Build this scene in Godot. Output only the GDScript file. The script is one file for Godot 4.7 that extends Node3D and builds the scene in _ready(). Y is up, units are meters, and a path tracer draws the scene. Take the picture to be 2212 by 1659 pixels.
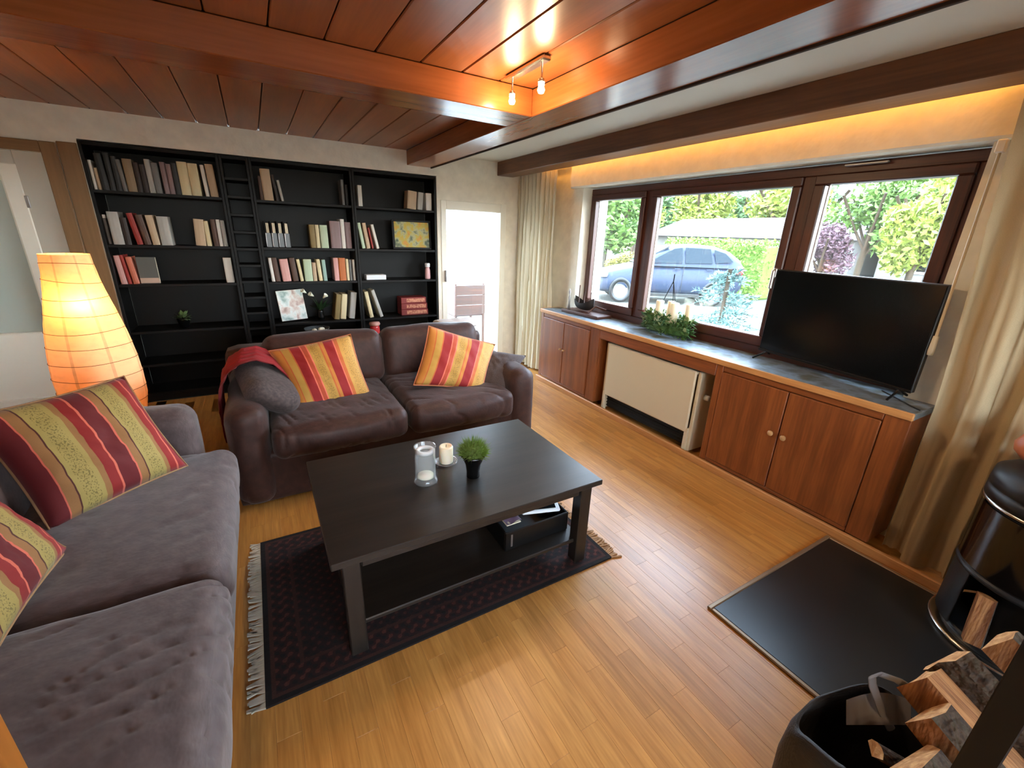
extends Node3D

# ---------------------------------------------------------------- camera read from the photograph (2212 x 1659)
const FOCAL := 923.7
const EYE := Vector3(0.9915, 1.4865, 4.5561)
var look := Basis(Vector3.UP, -0.5342) * Basis(Vector3.RIGHT, -0.3341) * Basis(Vector3.BACK, 0.0375)

var M := {}
var taken := {}
var rng := RandomNumberGenerator.new()

func ray(u: float, v: float) -> Vector3:
	return look * Vector3((u - 1106.0) / FOCAL, -(v - 829.5) / FOCAL, -1.0)
func on_x(u: float, v: float, x: float) -> Vector3:
	var d := ray(u, v); return EYE + d * ((x - EYE.x) / d.x)
func on_y(u: float, v: float, y: float) -> Vector3:
	var d := ray(u, v); return EYE + d * ((y - EYE.y) / d.y)
func on_z(u: float, v: float, z: float) -> Vector3:
	var d := ray(u, v); return EYE + d * ((z - EYE.z) / d.z)
func to_pixel(p: Vector3) -> Vector2:
	var q := look.inverse() * (p - EYE)
	return Vector2(1106.0 + FOCAL * q.x / -q.z, 829.5 - FOCAL * q.y / -q.z) if q.z < -0.01 else Vector2(-9999, -9999)

# ---------------------------------------------------------------- mesh builder
class MB:
	var st := SurfaceTool.new()
	var smooth := false
	func _init(is_smooth := false):
		smooth = is_smooth
		st.begin(Mesh.PRIMITIVE_TRIANGLES)
		st.set_smooth_group(0 if is_smooth else -1)
	func uv_of(p: Vector3, n: Vector3, grain: int) -> Vector2:
		var k := n.abs().max_axis_index()
		var rest := []
		for i in 3:
			if i != k: rest.append(i)
		if grain == rest[0]: return Vector2(p[rest[1]], p[rest[0]])
		return Vector2(p[rest[0]], p[rest[1]])
	# flat polygon whose outside looks along n
	func face(pts: Array, n: Vector3, grain := 1) -> void:
		for i in range(1, pts.size() - 1):
			tri(pts[0], pts[i], pts[i + 1], n, grain)
	func tri(a: Vector3, b: Vector3, c: Vector3, n: Vector3, grain := 1) -> void:
		var cr := (b - a).cross(c - a)
		if cr.length_squared() < 1e-16: return
		var nn := cr.normalized()
		var q := [a, b, c]
		if nn.dot(n) > 0.0: q = [a, c, b]
		else: nn = -nn
		for p in q:
			st.set_normal(nn); st.set_uv(uv_of(p, nn, grain)); st.add_vertex(p)
	# box with chamfered edges
	func box(c: Vector3, s: Vector3, ch := 0.003, grain := 1, t := Transform3D.IDENTITY) -> void:
		var h := s * 0.5
		var k: float = min(ch, min(h.x, min(h.y, h.z)) * 0.9)
		var P := func(sx, sy, sz, ax) -> Vector3:
			var e := h - Vector3(k, k, k); e[ax] = h[ax]
			return c + Vector3(sx * e.x, sy * e.y, sz * e.z)
		var F := func(pts: Array, n: Vector3):
			var out := []
			for p in pts: out.append(t * p)
			var nn: Vector3 = (t.basis * n)
			for i in range(1, out.size() - 1):
				var cr: Vector3 = (out[i] - out[0]).cross(out[i + 1] - out[0])
				if cr.length_squared() < 1e-18: continue
				var q := [0, i, i + 1]
				var fn := -cr.normalized()
				if cr.dot(nn) > 0.0: q = [0, i + 1, i]; fn = cr.normalized()
				for j in q:
					st.set_normal(fn); st.set_uv(uv_of(pts[j], n, grain)); st.add_vertex(out[j])
		for ax in 3:
			for s1 in [-1, 1]:
				var n := Vector3.ZERO; n[ax] = s1
				var pts := []
				for q in [[-1, -1], [1, -1], [1, 1], [-1, 1]]:
					var sg := [0, 0, 0]; sg[ax] = s1; sg[(ax + 1) % 3] = q[0]; sg[(ax + 2) % 3] = q[1]
					pts.append(P.call(sg[0], sg[1], sg[2], ax))
				F.call(pts, n)
		if ch <= 0.0: return
		for ax in 3:
			for s1 in [-1, 1]:
				for s2 in [-1, 1]:
					var b := (ax + 1) % 3
					var d := (ax + 2) % 3
					var pts := []
					for e in [[-1, b], [1, b], [1, d], [-1, d]]:
						var sg := [0, 0, 0]; sg[ax] = e[0]; sg[b] = s1; sg[d] = s2
						pts.append(P.call(sg[0], sg[1], sg[2], e[1]))
					var n := Vector3.ZERO; n[b] = s1; n[d] = s2
					F.call(pts, n.normalized())
		for sx in [-1, 1]:
			for sy in [-1, 1]:
				for sz in [-1, 1]:
					F.call([P.call(sx, sy, sz, 0), P.call(sx, sy, sz, 1), P.call(sx, sy, sz, 2)], Vector3(sx, sy, sz).normalized())
	func b2(lo: Vector3, hi: Vector3, ch := 0.003, grain := 1) -> void:
		box((lo + hi) * 0.5, (hi - lo).abs(), ch, grain)
	# grid of points, rows x columns, smooth; out_c: point inside the shape, or INF for sheets
	func grid(P: Array, uvs := Vector2.ONE, inside := Vector3.INF, uv_fit := false) -> void:
		var rows := P.size()
		var cols: int = P[0].size()
		var flip := false
		if inside != Vector3.INF:
			var acc := 0.0
			for r in range(0, rows - 1):
				for q in range(0, cols - 1):
					var n: Vector3 = (P[r][q + 1] - P[r][q]).cross(P[r + 1][q] - P[r][q])
					acc += n.dot(P[r][q] - inside)
			flip = acc > 0.0
		for r in rows - 1:
			for q in cols - 1:
				var quad := [[r, q], [r, q + 1], [r + 1, q + 1], [r + 1, q]]
				if flip: quad = [[r, q], [r + 1, q], [r + 1, q + 1], [r, q + 1]]
				for k in [0, 1, 2, 0, 2, 3]:
					var e: Array = quad[k]
					var w := Vector2(float(e[1]) / (cols - 1), float(e[0]) / (rows - 1))
					st.set_uv(w * uvs); st.add_vertex(P[e[0]][e[1]])
	# lathe about the y axis: profile of (radius, height)
	func lathe(prof: Array, at := Vector3.ZERO, seg := 28, uvs := Vector2.ONE, t := Basis.IDENTITY) -> void:
		var P := []
		for p in prof:
			var row := PackedVector3Array()
			for i in seg + 1:
				var a := TAU * i / seg
				row.append(at + t * Vector3(cos(a) * p.x, p.y, sin(a) * p.x))
			P.append(row)
		for r in P.size() - 1:
			for q in seg:
				var quad := [[r, q], [r, q + 1], [r + 1, q + 1], [r + 1, q]]
				for k in [0, 1, 2, 0, 2, 3]:
					var e: Array = quad[k]
					st.set_uv(Vector2(float(e[1]) / seg, float(e[0]) / (P.size() - 1)) * uvs); st.add_vertex(P[e[0]][e[1] % seg if e[1] == seg else e[1]])
	# round bar along a polyline
	func tube(pts: Array, r: float, seg := 8, closed := false) -> void:
		var n := pts.size()
		var P := []
		var ref := Vector3.UP
		for i in n:
			var d: Vector3
			if closed: d = pts[(i + 1) % n] - pts[(i - 1 + n) % n]
			else: d = pts[min(i + 1, n - 1)] - pts[max(i - 1, 0)]
			d = d.normalized()
			if abs(d.dot(ref)) > 0.95: ref = Vector3.RIGHT if abs(d.x) < 0.8 else Vector3.BACK
			var a := d.cross(ref).normalized()
			var b := d.cross(a).normalized()
			ref = -a.cross(d).normalized() if false else ref
			var row := PackedVector3Array()
			for k in seg + 1:
				var w := TAU * (k % seg) / seg
				row.append(pts[i] + (a * cos(w) + b * sin(w)) * r)
			P.append(row)
		if closed: P.append(P[0])
		for q in P.size() - 1:
			for k in seg:
				var quad := [P[q][k], P[q][k + 1], P[q + 1][k + 1], P[q + 1][k]]
				for j in [0, 2, 1, 0, 3, 2]:
					st.set_uv(Vector2(float(k) / seg, float(q))); st.add_vertex(quad[j])
		if not closed:
			for e in [0, P.size() - 1]:
				for k in range(1, seg - 1):
					var t := [P[e][0], P[e][k + 1], P[e][k]] if e == 0 else [P[e][0], P[e][k], P[e][k + 1]]
					for j in t: st.set_uv(Vector2.ZERO); st.add_vertex(j)
	# prism: polygon in a plane swept by a vector, flat sides
	func prism(poly: Array, sweep: Vector3, grain := 1) -> void:
		var c := Vector3.ZERO
		for p in poly: c += p
		c = c / poly.size() + sweep * 0.5
		var n := sweep.normalized()
		var far := []
		for p in poly: far.append(p + sweep)
		face(poly, -n, grain); face(far, n, grain)
		for i in poly.size():
			var a: Vector3 = poly[i]
			var b: Vector3 = poly[(i + 1) % poly.size()]
			var m := (b - a).cross(n).normalized()
			if m.dot((a + b) * 0.5 + sweep * 0.5 - c) < 0: m = -m
			face([a, b, b + sweep, a + sweep], m, grain)
	# soft rounded box; bump(p_unit) gives a push along the outward normal
	func soft(c: Vector3, s: Vector3, r: float, n := 14, bulge := Vector3.ZERO, bumpf = null, t := Basis.IDENTITY) -> void:
		var h := s * 0.5
		for ax in 3:
			for s1 in [-1, 1]:
				var P := []
				for i in n + 1:
					var row := PackedVector3Array()
					for j in n + 1:
						var a := -cos(PI * i / n) if true else 0.0
						var b := -cos(PI * j / n)
						a = lerp(-1.0 + 2.0 * i / n, a, 0.45); b = lerp(-1.0 + 2.0 * j / n, b, 0.45)
						var p := Vector3.ZERO
						p[ax] = s1 * h[ax]; p[(ax + 1) % 3] = a * h[(ax + 1) % 3]; p[(ax + 2) % 3] = b * h[(ax + 2) % 3]
						var inn := p.clamp(-(h - Vector3(r, r, r)), h - Vector3(r, r, r))
						var d := p - inn
						var nn := d.normalized()
						var q := inn + nn * r
						var un := q / h
						q += Vector3(bulge.x * un.x * (1 - un.y * un.y) * (1 - un.z * un.z), bulge.y * un.y * (1 - un.x * un.x) * (1 - un.z * un.z), bulge.z * un.z * (1 - un.x * un.x) * (1 - un.y * un.y))
						if bumpf != null: q += nn * bumpf.call(q + c)
						row.append(c + t * q)
					P.append(row)
				var uvs := Vector2(s[(ax + 2) % 3], s[(ax + 1) % 3])
				grid(P, uvs, c)
	func done() -> ArrayMesh:
		if smooth: st.generate_normals()
		return st.commit()

# ---------------------------------------------------------------- naming and tagging
func numbered(called: String) -> String:
	taken[called] = taken.get(called, -1) + 1
	return called if taken[called] == 0 else "%s_%03d" % [called, taken[called]]
func tag(o: Node, label: String, category: String, group := "", kind := "") -> Node:
	if label: o.set_meta("label", label)
	if category: o.set_meta("category", category)
	if group: o.set_meta("group", group)
	if kind: o.set_meta("kind", kind)
	return o
func thing(called: String, label: String, category: String, at := Vector3.ZERO, group := "", kind := "") -> Node3D:
	var o := Node3D.new(); o.name = numbered(called); add_child(o); o.position = at
	tag(o, label, category, group, kind); return o
func obj(called: String, mesh, m: Material, parent: Node = null, label := "") -> MeshInstance3D:
	var o := MeshInstance3D.new()
	o.mesh = mesh.done() if mesh is MB else mesh
	o.material_override = m
	if parent == null:
		o.name = numbered(called); add_child(o)
	else:
		o.name = called; parent.add_child(o, true)
	if label: o.set_meta("label", label)
	return o
func solo(called: String, mesh, m: Material, label: String, category: String, group := "", kind := "") -> MeshInstance3D:
	var o := obj(called, mesh, m); tag(o, label, category, group, kind); return o

# ---------------------------------------------------------------- textures and materials
func lin(r, g, b) -> Color: return Color(r, g, b).linear_to_srgb()
func streaks(sd: int, w: int, hs: int, h: int, freq: float) -> Image:
	var n := FastNoiseLite.new(); n.seed = sd; n.frequency = freq; n.fractal_octaves = 4; n.noise_type = FastNoiseLite.TYPE_SIMPLEX_SMOOTH
	var im := n.get_seamless_image(w, hs); im.resize(w, h, Image.INTERPOLATE_CUBIC); return im
func wood_tex(sd: int, dark: Color, light: Color, contrast := 1.0) -> ImageTexture:
	var w := 256
	var h := 512
	var a := streaks(sd, w, 24, h, 0.02)
	var b := streaks(sd + 7, w, 48, h, 0.12)
	var im := Image.create(w, h, false, Image.FORMAT_RGB8)
	for y in h:
		for x in w:
			var t := (a.get_pixel(x, y).r - 0.5) * 1.1 + (b.get_pixel(x, y).r - 0.5) * 0.9
			im.set_pixel(x, y, dark.lerp(light, clampf(0.5 + t * contrast, 0.0, 1.0)))
	return ImageTexture.create_from_image(im)
func noise_tex(sd: int, size: int, freq: float, stops: Array, oct := 4) -> ImageTexture:
	var n := FastNoiseLite.new(); n.seed = sd; n.frequency = freq; n.fractal_octaves = oct; n.noise_type = FastNoiseLite.TYPE_SIMPLEX_SMOOTH
	var g := n.get_seamless_image(size, size)
	var gr := Gradient.new(); gr.offsets = PackedFloat32Array(range(stops.size()).map(func(i): return float(i) / (stops.size() - 1))); gr.colors = PackedColorArray(stops)
	var im := Image.create(size, size, false, Image.FORMAT_RGB8)
	for y in size:
		for x in size: im.set_pixel(x, y, gr.sample(g.get_pixel(x, y).r))
	return ImageTexture.create_from_image(im)
func mat(col: Color, rough := 0.6, tex: Texture2D = null, uvs := Vector3.ONE, spec := 0.5) -> StandardMaterial3D:
	var m := StandardMaterial3D.new()
	m.albedo_color = col; m.roughness = rough; m.metallic_specular = spec
	if tex: m.albedo_texture = tex; m.uv1_scale = uvs
	return m
func bump(m: StandardMaterial3D, tex: Texture2D, cm: float) -> StandardMaterial3D:
	m.heightmap_enabled = true; m.heightmap_texture = tex; m.heightmap_scale = cm; return m

func make_materials() -> void:
	var gray := noise_tex(11, 256, 0.03, [Color.BLACK, Color.WHITE])
	var fine := noise_tex(12, 256, 0.15, [Color.BLACK, Color.WHITE])
	M.gray = gray; M.fine = fine
	var tri_wall := func(m: StandardMaterial3D, s: float): m.uv1_triplanar = true; m.uv1_world_triplanar = true; m.uv1_scale = Vector3(s, s, s); return m
	var plaster_tex := noise_tex(13, 256, 0.02, [Color(0.93, 0.93, 0.93), Color.WHITE])
	M.wall = bump(tri_wall.call(mat(Color(0.93, 0.91, 0.85), 0.9, plaster_tex), 1.3), gray, 0.25)
	M.ceil_white = tri_wall.call(mat(Color(0.83, 0.82, 0.78), 0.55, noise_tex(14, 128, 0.02, [Color(0.98, 0.98, 0.98), Color.WHITE])), 1.0)
	# woods: u across the grain, v along it, both in metres
	var oak := wood_tex(21, Color(0.64, 0.43, 0.20), Color(0.81, 0.585, 0.31), 0.75)
	M.floor = []
	for i in 7:
		var k: float = [1.0, 0.955, 1.05, 0.925, 0.985, 1.08, 0.965][i]
		var m := mat(Color(min(k, 1.0), min(k, 1.0) * 0.985, min(k, 1.0) * 0.96), 0.33, oak, Vector3(2.6, 0.9, 1)); m.uv1_offset = Vector3(0.137 * i, 0.293 * i, 0)
		if k > 1.0: m.albedo_color = Color(1, 1, 1)
		bump(m, oak, 0.02)
		M.floor.append(m)
	M.oak = mat(Color(0.98, 0.9, 0.82), 0.42, oak, Vector3(2.5, 0.9, 1))
	M.subfloor = mat(Color(0.16, 0.10, 0.06), 0.8)
	var mahog := wood_tex(31, Color(0.525, 0.305, 0.16), Color(0.65, 0.40, 0.23), 0.5)
	M.planks = []
	for i in 4:
		var k: float = [1.0, 0.93, 0.97, 0.9][i]
		var m := mat(Color(k, k * 0.99, k * 0.98), 0.33, mahog, Vector3(2.0, 0.6, 1)); m.uv1_offset = Vector3(0.21 * i, 0.37 * i, 0); M.planks.append(m)
	M.beam = mat(Color(0.98, 0.92, 0.86), 0.24, mahog, Vector3(1.6, 0.5, 1))
	var walnut := wood_tex(41, Color(0.36, 0.22, 0.13), Color(0.50, 0.33, 0.20), 0.8)
	M.valance = mat(Color(0.95, 0.93, 0.9), 0.4, walnut, Vector3(1.6, 0.5, 1))
	M.casing = mat(Color(1.0, 1.0, 1.0), 0.5, wood_tex(42, Color(0.45, 0.33, 0.19), Color(0.54, 0.40, 0.24), 0.5), Vector3(1.6, 0.5, 1))
	var cherry := wood_tex(51, Color(0.46, 0.24, 0.11), Color(0.62, 0.35, 0.17), 0.8)
	M.cherry = mat(Color(0.93, 0.93, 0.93), 0.38, cherry, Vector3(2.2, 0.7, 1))
	M.cherry_light = mat(Color(1.0, 1.0, 1.0), 0.4, wood_tex(52, Color(0.66, 0.44, 0.24), Color(0.80, 0.58, 0.36), 0.7), Vector3(2.2, 0.7, 1))
	var sash := wood_tex(61, Color(0.20, 0.085, 0.05), Color(0.32, 0.15, 0.09), 0.8)
	M.sash = mat(Color(1, 1, 1), 0.4, sash, Vector3(3, 0.8, 1))
	var black := wood_tex(71, Color(0.055, 0.043, 0.036), Color(0.10, 0.08, 0.068), 0.8)
	M.black_wood = mat(Color(0.45, 0.45, 0.45), 0.5, black, Vector3(2.5, 0.8, 1), 0.35)
	M.table = bump(mat(Color(1, 1, 1), 0.36, wood_tex(72, Color(0.105, 0.088, 0.074), Color(0.16, 0.136, 0.116), 0.8), Vector3(2.0, 0.7, 1)), black, 0.05)
	M.knob = mat(Color(0.72, 0.55, 0.36), 0.4)
	M.white_paint = mat(Color(0.91, 0.90, 0.85), 0.4)
	M.gray_paint = mat(Color(0.74, 0.72, 0.67), 0.6)
	M.frosted = mat(Color(0.70, 0.74, 0.71), 0.45); M.frosted.backlight_enabled = true; M.frosted.backlight = Color(0.16, 0.16, 0.16)
	M.glass = mat(Color(0.9, 0.95, 0.95, 0.04), 0.02); M.glass.transparency = BaseMaterial3D.TRANSPARENCY_ALPHA
	M.clear = mat(Color(0.95, 0.97, 0.97, 0.10), 0.02); M.clear.transparency = BaseMaterial3D.TRANSPARENCY_ALPHA
	M.solid_glass = mat(Color(0.96, 0.98, 0.98, 0.0), 0.02); M.solid_glass.refraction_enabled = true; M.solid_glass.refraction_scale = 0.05
	M.heater = mat(Color(0.80, 0.74, 0.62), 0.45)
	M.dark_metal = mat(Color(0.10, 0.10, 0.10), 0.4); M.dark_metal.metallic = 0.6
	M.grille = mat(Color(0.09, 0.08, 0.07), 0.7)
	var stone := noise_tex(81, 512, 0.012, [Color(0.30, 0.31, 0.27), Color(0.42, 0.45, 0.46), Color(0.52, 0.58, 0.64), Color(0.40, 0.42, 0.40), Color(0.36, 0.33, 0.25)], 5)
	M.stone = mat(Color(0.9, 0.9, 0.9), 0.38, stone, Vector3(0.9, 0.9, 1), 0.36)
	# upholstery
	var suede := noise_tex(91, 512, 0.02, [Color(0.30, 0.245, 0.24), Color(0.345, 0.285, 0.28), Color(0.40, 0.335, 0.325)], 5)
	M.sofa_left = mat(Color(1, 1, 1), 0.62, suede, Vector3(1.6, 1.6, 1), 0.4); M.sofa_left.rim_enabled = true; M.sofa_left.rim = 0.6; M.sofa_left.rim_tint = 0.4
	bump(M.sofa_left, fine, 0.06)
	var leather := noise_tex(92, 512, 0.02, [Color(0.20, 0.112, 0.088), Color(0.24, 0.138, 0.11), Color(0.29, 0.172, 0.138)], 5)
	M.sofa_far = mat(Color(0.95, 0.95, 0.95), 0.55, leather, Vector3(1.6, 1.6, 1), 0.38); M.sofa_far.rim_enabled = true; M.sofa_far.rim = 0.25; M.sofa_far.rim_tint = 0.9
	bump(M.sofa_far, fine, 0.06)
	M.plush = mat(Color(0.33, 0.27, 0.26), 0.8, noise_tex(93, 256, 0.05, [Color(0.6, 0.6, 0.6), Color(1, 1, 1)]), Vector3(3, 3, 1)); M.plush.rim_enabled = true; M.plush.rim = 0.4
	M.red_cloth = bump(mat(Color(0.62, 0.06, 0.09), 0.85, noise_tex(94, 256, 0.1, [Color(0.85, 0.85, 0.85), Color(1, 1, 1)]), Vector3(4, 4, 1)), fine, 0.1); M.red_cloth.rim_enabled = true; M.red_cloth.rim = 0.3
	M.stripe_warm = mat(Color(1, 1, 1), 0.75, stripe_tex(1), Vector3.ONE); M.stripe_warm.rim_enabled = true; M.stripe_warm.rim = 0.2
	M.stripe_olive = mat(Color(1, 1, 1), 0.75, stripe_tex(2), Vector3.ONE); M.stripe_olive.rim_enabled = true; M.stripe_olive.rim = 0.2
	M.curtain = mat(Color(0.84, 0.80, 0.70), 0.9, noise_tex(95, 256, 0.2, [Color(0.94, 0.94, 0.94), Color(1, 1, 1)]), Vector3(6, 6, 1)); M.curtain.backlight_enabled = true; M.curtain.backlight = Color(0.55, 0.53, 0.48)
	M.curtain_cream = mat(Color(0.74, 0.66, 0.52), 0.75, noise_tex(95, 256, 0.2, [Color(0.92, 0.92, 0.92), Color(1, 1, 1)]), Vector3(6, 6, 1)); M.curtain_cream.backlight_enabled = true; M.curtain_cream.backlight = Color(0.3, 0.27, 0.22)
	M.paper_shade = mat(Color(0.98, 0.84, 0.64), 0.9, shade_tex(), Vector3.ONE); M.paper_shade.backlight_enabled = true; M.paper_shade.backlight = Color(0.5, 0.47, 0.41)
	M.wire = mat(Color(0.45, 0.32, 0.16), 0.7)
	M.rug = bump(mat(Color(0.72, 0.66, 0.66), 0.95, rug_tex(), Vector3.ONE), fine, 0.2)
	M.fringe = mat(Color(0.74, 0.70, 0.62), 0.9)
	M.fringe_tan = mat(Color(0.62, 0.48, 0.34), 0.9)
	M.hearth = bump(mat(Color(0.12, 0.115, 0.11), 0.3, null, Vector3(3, 3, 1)), gray, 0.01)
	M.hearth_rim = mat(Color(0.55, 0.46, 0.36), 0.35); M.hearth_rim.metallic = 0.4
	M.stove = mat(Color(0.13, 0.13, 0.135), 0.45); M.stove.metallic = 0.3
	M.stove_glass = mat(Color(0.05, 0.035, 0.03), 0.08)
	M.steel = mat(Color(0.75, 0.74, 0.72), 0.25); M.steel.metallic = 1.0
	M.screen = mat(Color(0.045, 0.055, 0.06), 0.16, null, Vector3.ONE, 0.3)
	M.plastic = mat(Color(0.03, 0.03, 0.03), 0.4)
	M.leather_bag = bump(mat(Color(0.11, 0.10, 0.095), 0.55), fine, 0.1)
	M.leather_gray = mat(Color(0.46, 0.46, 0.47), 0.7)
	M.log_wood = bump(mat(Color(1, 1, 1), 0.85, wood_tex(101, Color(0.44, 0.27, 0.15), Color(0.66, 0.46, 0.28), 1.2), Vector3(5, 1.5, 1)), gray, 0.5)
	M.log_end = bump(mat(Color(1, 1, 1), 0.85, noise_tex(102, 256, 0.03, [Color(0.62, 0.42, 0.24), Color(0.88, 0.70, 0.48)]), Vector3(5, 5, 1)), gray, 0.3)
	M.bark = bump(mat(Color(1, 1, 1), 0.95, noise_tex(103, 256, 0.04, [Color(0.12, 0.085, 0.06), Color(0.27, 0.20, 0.14), Color(0.20, 0.17, 0.10)]), Vector3(4, 4, 1)), gray, 1.0)
	M.wax = mat(Color(0.93, 0.89, 0.78), 0.5); M.wax.subsurf_scatter_enabled = true; M.wax.subsurf_scatter_strength = 0.3
	M.black_pot = mat(Color(0.03, 0.032, 0.034), 0.25)
	M.leaf = mat(Color(0.33, 0.40, 0.15), 0.7); M.leaf.backlight_enabled = true; M.leaf.backlight = Color(0.3, 0.4, 0.1)
	M.leaf_dark = mat(Color(0.12, 0.22, 0.09), 0.6)
	M.leaf_wreath = mat(Color(0.25, 0.38, 0.17), 0.7)
	M.petal = mat(Color(0.9, 0.9, 0.82), 0.6)
	M.page = mat(Color(0.86, 0.82, 0.72), 0.9)
	M.brown_thing = mat(Color(0.28, 0.15, 0.09), 0.5)
	M.pewter = mat(Color(0.55, 0.53, 0.52), 0.35); M.pewter.metallic = 0.7
	M.white_plastic = mat(Color(0.85, 0.86, 0.87), 0.35)
	M.copper = mat(Color(0.72, 0.42, 0.27), 0.4)

func stripe_tex(which: int) -> ImageTexture:
	var w := 512
	var im := Image.create(w, w, false, Image.FORMAT_RGB8)
	var red := Color(0.55, 0.06, 0.07); var orange := Color(0.74, 0.47, 0.18); var gold := Color(0.70, 0.53, 0.23); var rust := Color(0.72, 0.36, 0.16); var pink := Color(0.85, 0.42, 0.33)
	var bands: Array
	if which == 1:
		bands = [[0.10, orange], [0.115, rust], [0.20, gold], [0.215, rust], [0.33, red], [0.345, pink], [0.40, Color(0.66, 0.25, 0.12)], [0.415, pink], [0.56, gold], [0.58, rust], [0.62, orange], [0.74, red], [0.755, pink], [0.80, rust], [1.0, Color(0.74, 0.55, 0.25)]]
	else:
		red = Color(0.40, 0.045, 0.075); var olive := Color(0.66, 0.58, 0.32); var tan := Color(0.60, 0.42, 0.24)
		bands = [[0.12, red], [0.13, pink], [0.19, tan], [0.20, Color(0.3, 0.12, 0.08)], [0.36, olive], [0.40, tan], [0.47, Color(0.55, 0.09, 0.08)], [0.485, pink], [0.60, red], [0.615, pink], [0.67, tan], [0.68, Color(0.3, 0.12, 0.08)], [0.82, olive], [0.85, tan], [0.91, Color(0.58, 0.10, 0.08)], [0.925, pink], [1.0, Color(0.55, 0.08, 0.10)]]
	var n := FastNoiseLite.new(); n.seed = 5 + which; n.frequency = 0.06; n.fractal_octaves = 3
	for x in w:
		var t := float(x) / w
		var k := 0
		while k < bands.size() - 1 and t > bands[k][0]: k += 1
		var lo: float = bands[k - 1][0] if k else 0.0
		var c: Color = bands[k][1]
		var wide: bool = bands[k][0] - lo > 0.12 and c.g > 0.4
		for y in w:
			var cc := c
			if wide:
				var e: float = (t - lo) / (bands[k][0] - lo)
				if e > 0.2 and e < 0.8 and n.get_noise_2d(x * 2.2, y * 1.6) > 0.22: cc = c.lerp(Color(0.24, 0.22, 0.10), 0.45)
			var g := n.get_noise_2d(x * 6.0, y * 6.0) * 0.07
			im.set_pixel(x, y, Color(cc.r * (1 + g), cc.g * (1 + g), cc.b * (1 + g)))
	return ImageTexture.create_from_image(im)
func shade_tex() -> ImageTexture:
	var im := Image.create(512, 256, false, Image.FORMAT_RGB8)
	var n := FastNoiseLite.new(); n.seed = 77; n.frequency = 0.05
	for x in 512:
		var f := fmod(float(x) / 512.0 * 7.0, 1.0)
		var seam := f < 0.10
		for y in 256:
			var k := 1.0 + n.get_noise_2d(x * 0.5, y * 2.0) * 0.06 - (0.13 if seam else 0.0)
			im.set_pixel(x, y, Color(min(k, 1.0), min(k, 1.0), min(k, 1.0)))
	return ImageTexture.create_from_image(im)
func rug_tex() -> ImageTexture:
	var w := 640
	var h := 384
	var im := Image.create(w, h, false, Image.FORMAT_RGB8)
	var n := FastNoiseLite.new(); n.seed = 31; n.frequency = 0.11
	for y in h:
		for x in w:
			var d: int = min(min(x, w - 1 - x), min(y, h - 1 - y))
			var c := Color(0.155, 0.045, 0.045)
			var motif := sin(x * 0.30) * sin(y * 0.30) + 0.6 * sin((x + y) * 0.15) * sin((x - y) * 0.15)
			if d < 8: c = Color(0.06, 0.025, 0.03)
			elif d < 14: c = Color(0.30, 0.16, 0.11)
			elif d < 48:
				c = Color(0.19, 0.055, 0.05)
				if motif > 0.55: c = Color(0.40, 0.21, 0.16)
				elif motif < -0.6: c = Color(0.07, 0.05, 0.07)
			elif d < 54: c = Color(0.28, 0.15, 0.11)
			else:
				if motif > 0.7: c = Color(0.34, 0.16, 0.12)
				elif motif < -0.65: c = Color(0.06, 0.04, 0.06)
			var g := 1.0 + n.get_noise_2d(x * 3.0, y * 3.0) * 0.3
			im.set_pixel(x, y, Color(c.r * g, c.g * g, c.b * g))
	return ImageTexture.create_from_image(im)

# ================================================================ scene
func _ready() -> void:
	rng.seed = 4711
	var cam := Camera3D.new(); cam.name = "camera"; add_child(cam)
	cam.fov = rad_to_deg(2.0 * atan(829.5 / FOCAL)); cam.near = 0.03; cam.far = 200.0
	cam.transform = Transform3D(look, EYE); cam.current = true
	var we := WorldEnvironment.new(); we.name = "world_environment"
	var env := Environment.new(); we.environment = env; add_child(we)
	env.background_mode = Environment.BG_SKY
	var sm := ProceduralSkyMaterial.new()
	sm.sky_top_color = Color(0.70, 0.80, 0.90); sm.sky_horizon_color = Color(0.92, 0.955, 0.95); sm.ground_bottom_color = Color(0.45, 0.45, 0.40); sm.ground_horizon_color = Color(0.75, 0.76, 0.74)
	sm.sky_energy_multiplier = 3.0; sm.ground_energy_multiplier = 2.0
	env.sky = Sky.new(); env.sky.sky_material = sm
	env.tonemap_mode = Environment.TONE_MAPPER_LINEAR
	env.tonemap_exposure = 3.3
	env.sdfgi_enabled = true; env.ssao_enabled = true; env.ssil_enabled = true
	var sun := DirectionalLight3D.new(); sun.name = "sun"; add_child(sun)
	sun.light_color = Color(1.0, 0.96, 0.88); sun.light_energy = 0.2; sun.light_angular_distance = 2.0; sun.shadow_enabled = true
	sun.look_at_from_position(Vector3(-5, 8, 3.2), Vector3.ZERO)
	make_materials()
	build_shell()
	build_ceiling()
	build_floor()
	build_window()
	build_doors()
	build_bookcases()
	build_cabinets()
	build_curtains()
	build_far_sofa()
	build_left_sofa()
	build_table()
	build_lamps()
	build_tv()
	build_crank()
	build_hearth()
	build_books()
	build_shelf_things()
	build_worktop_things()
	build_outside()

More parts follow.
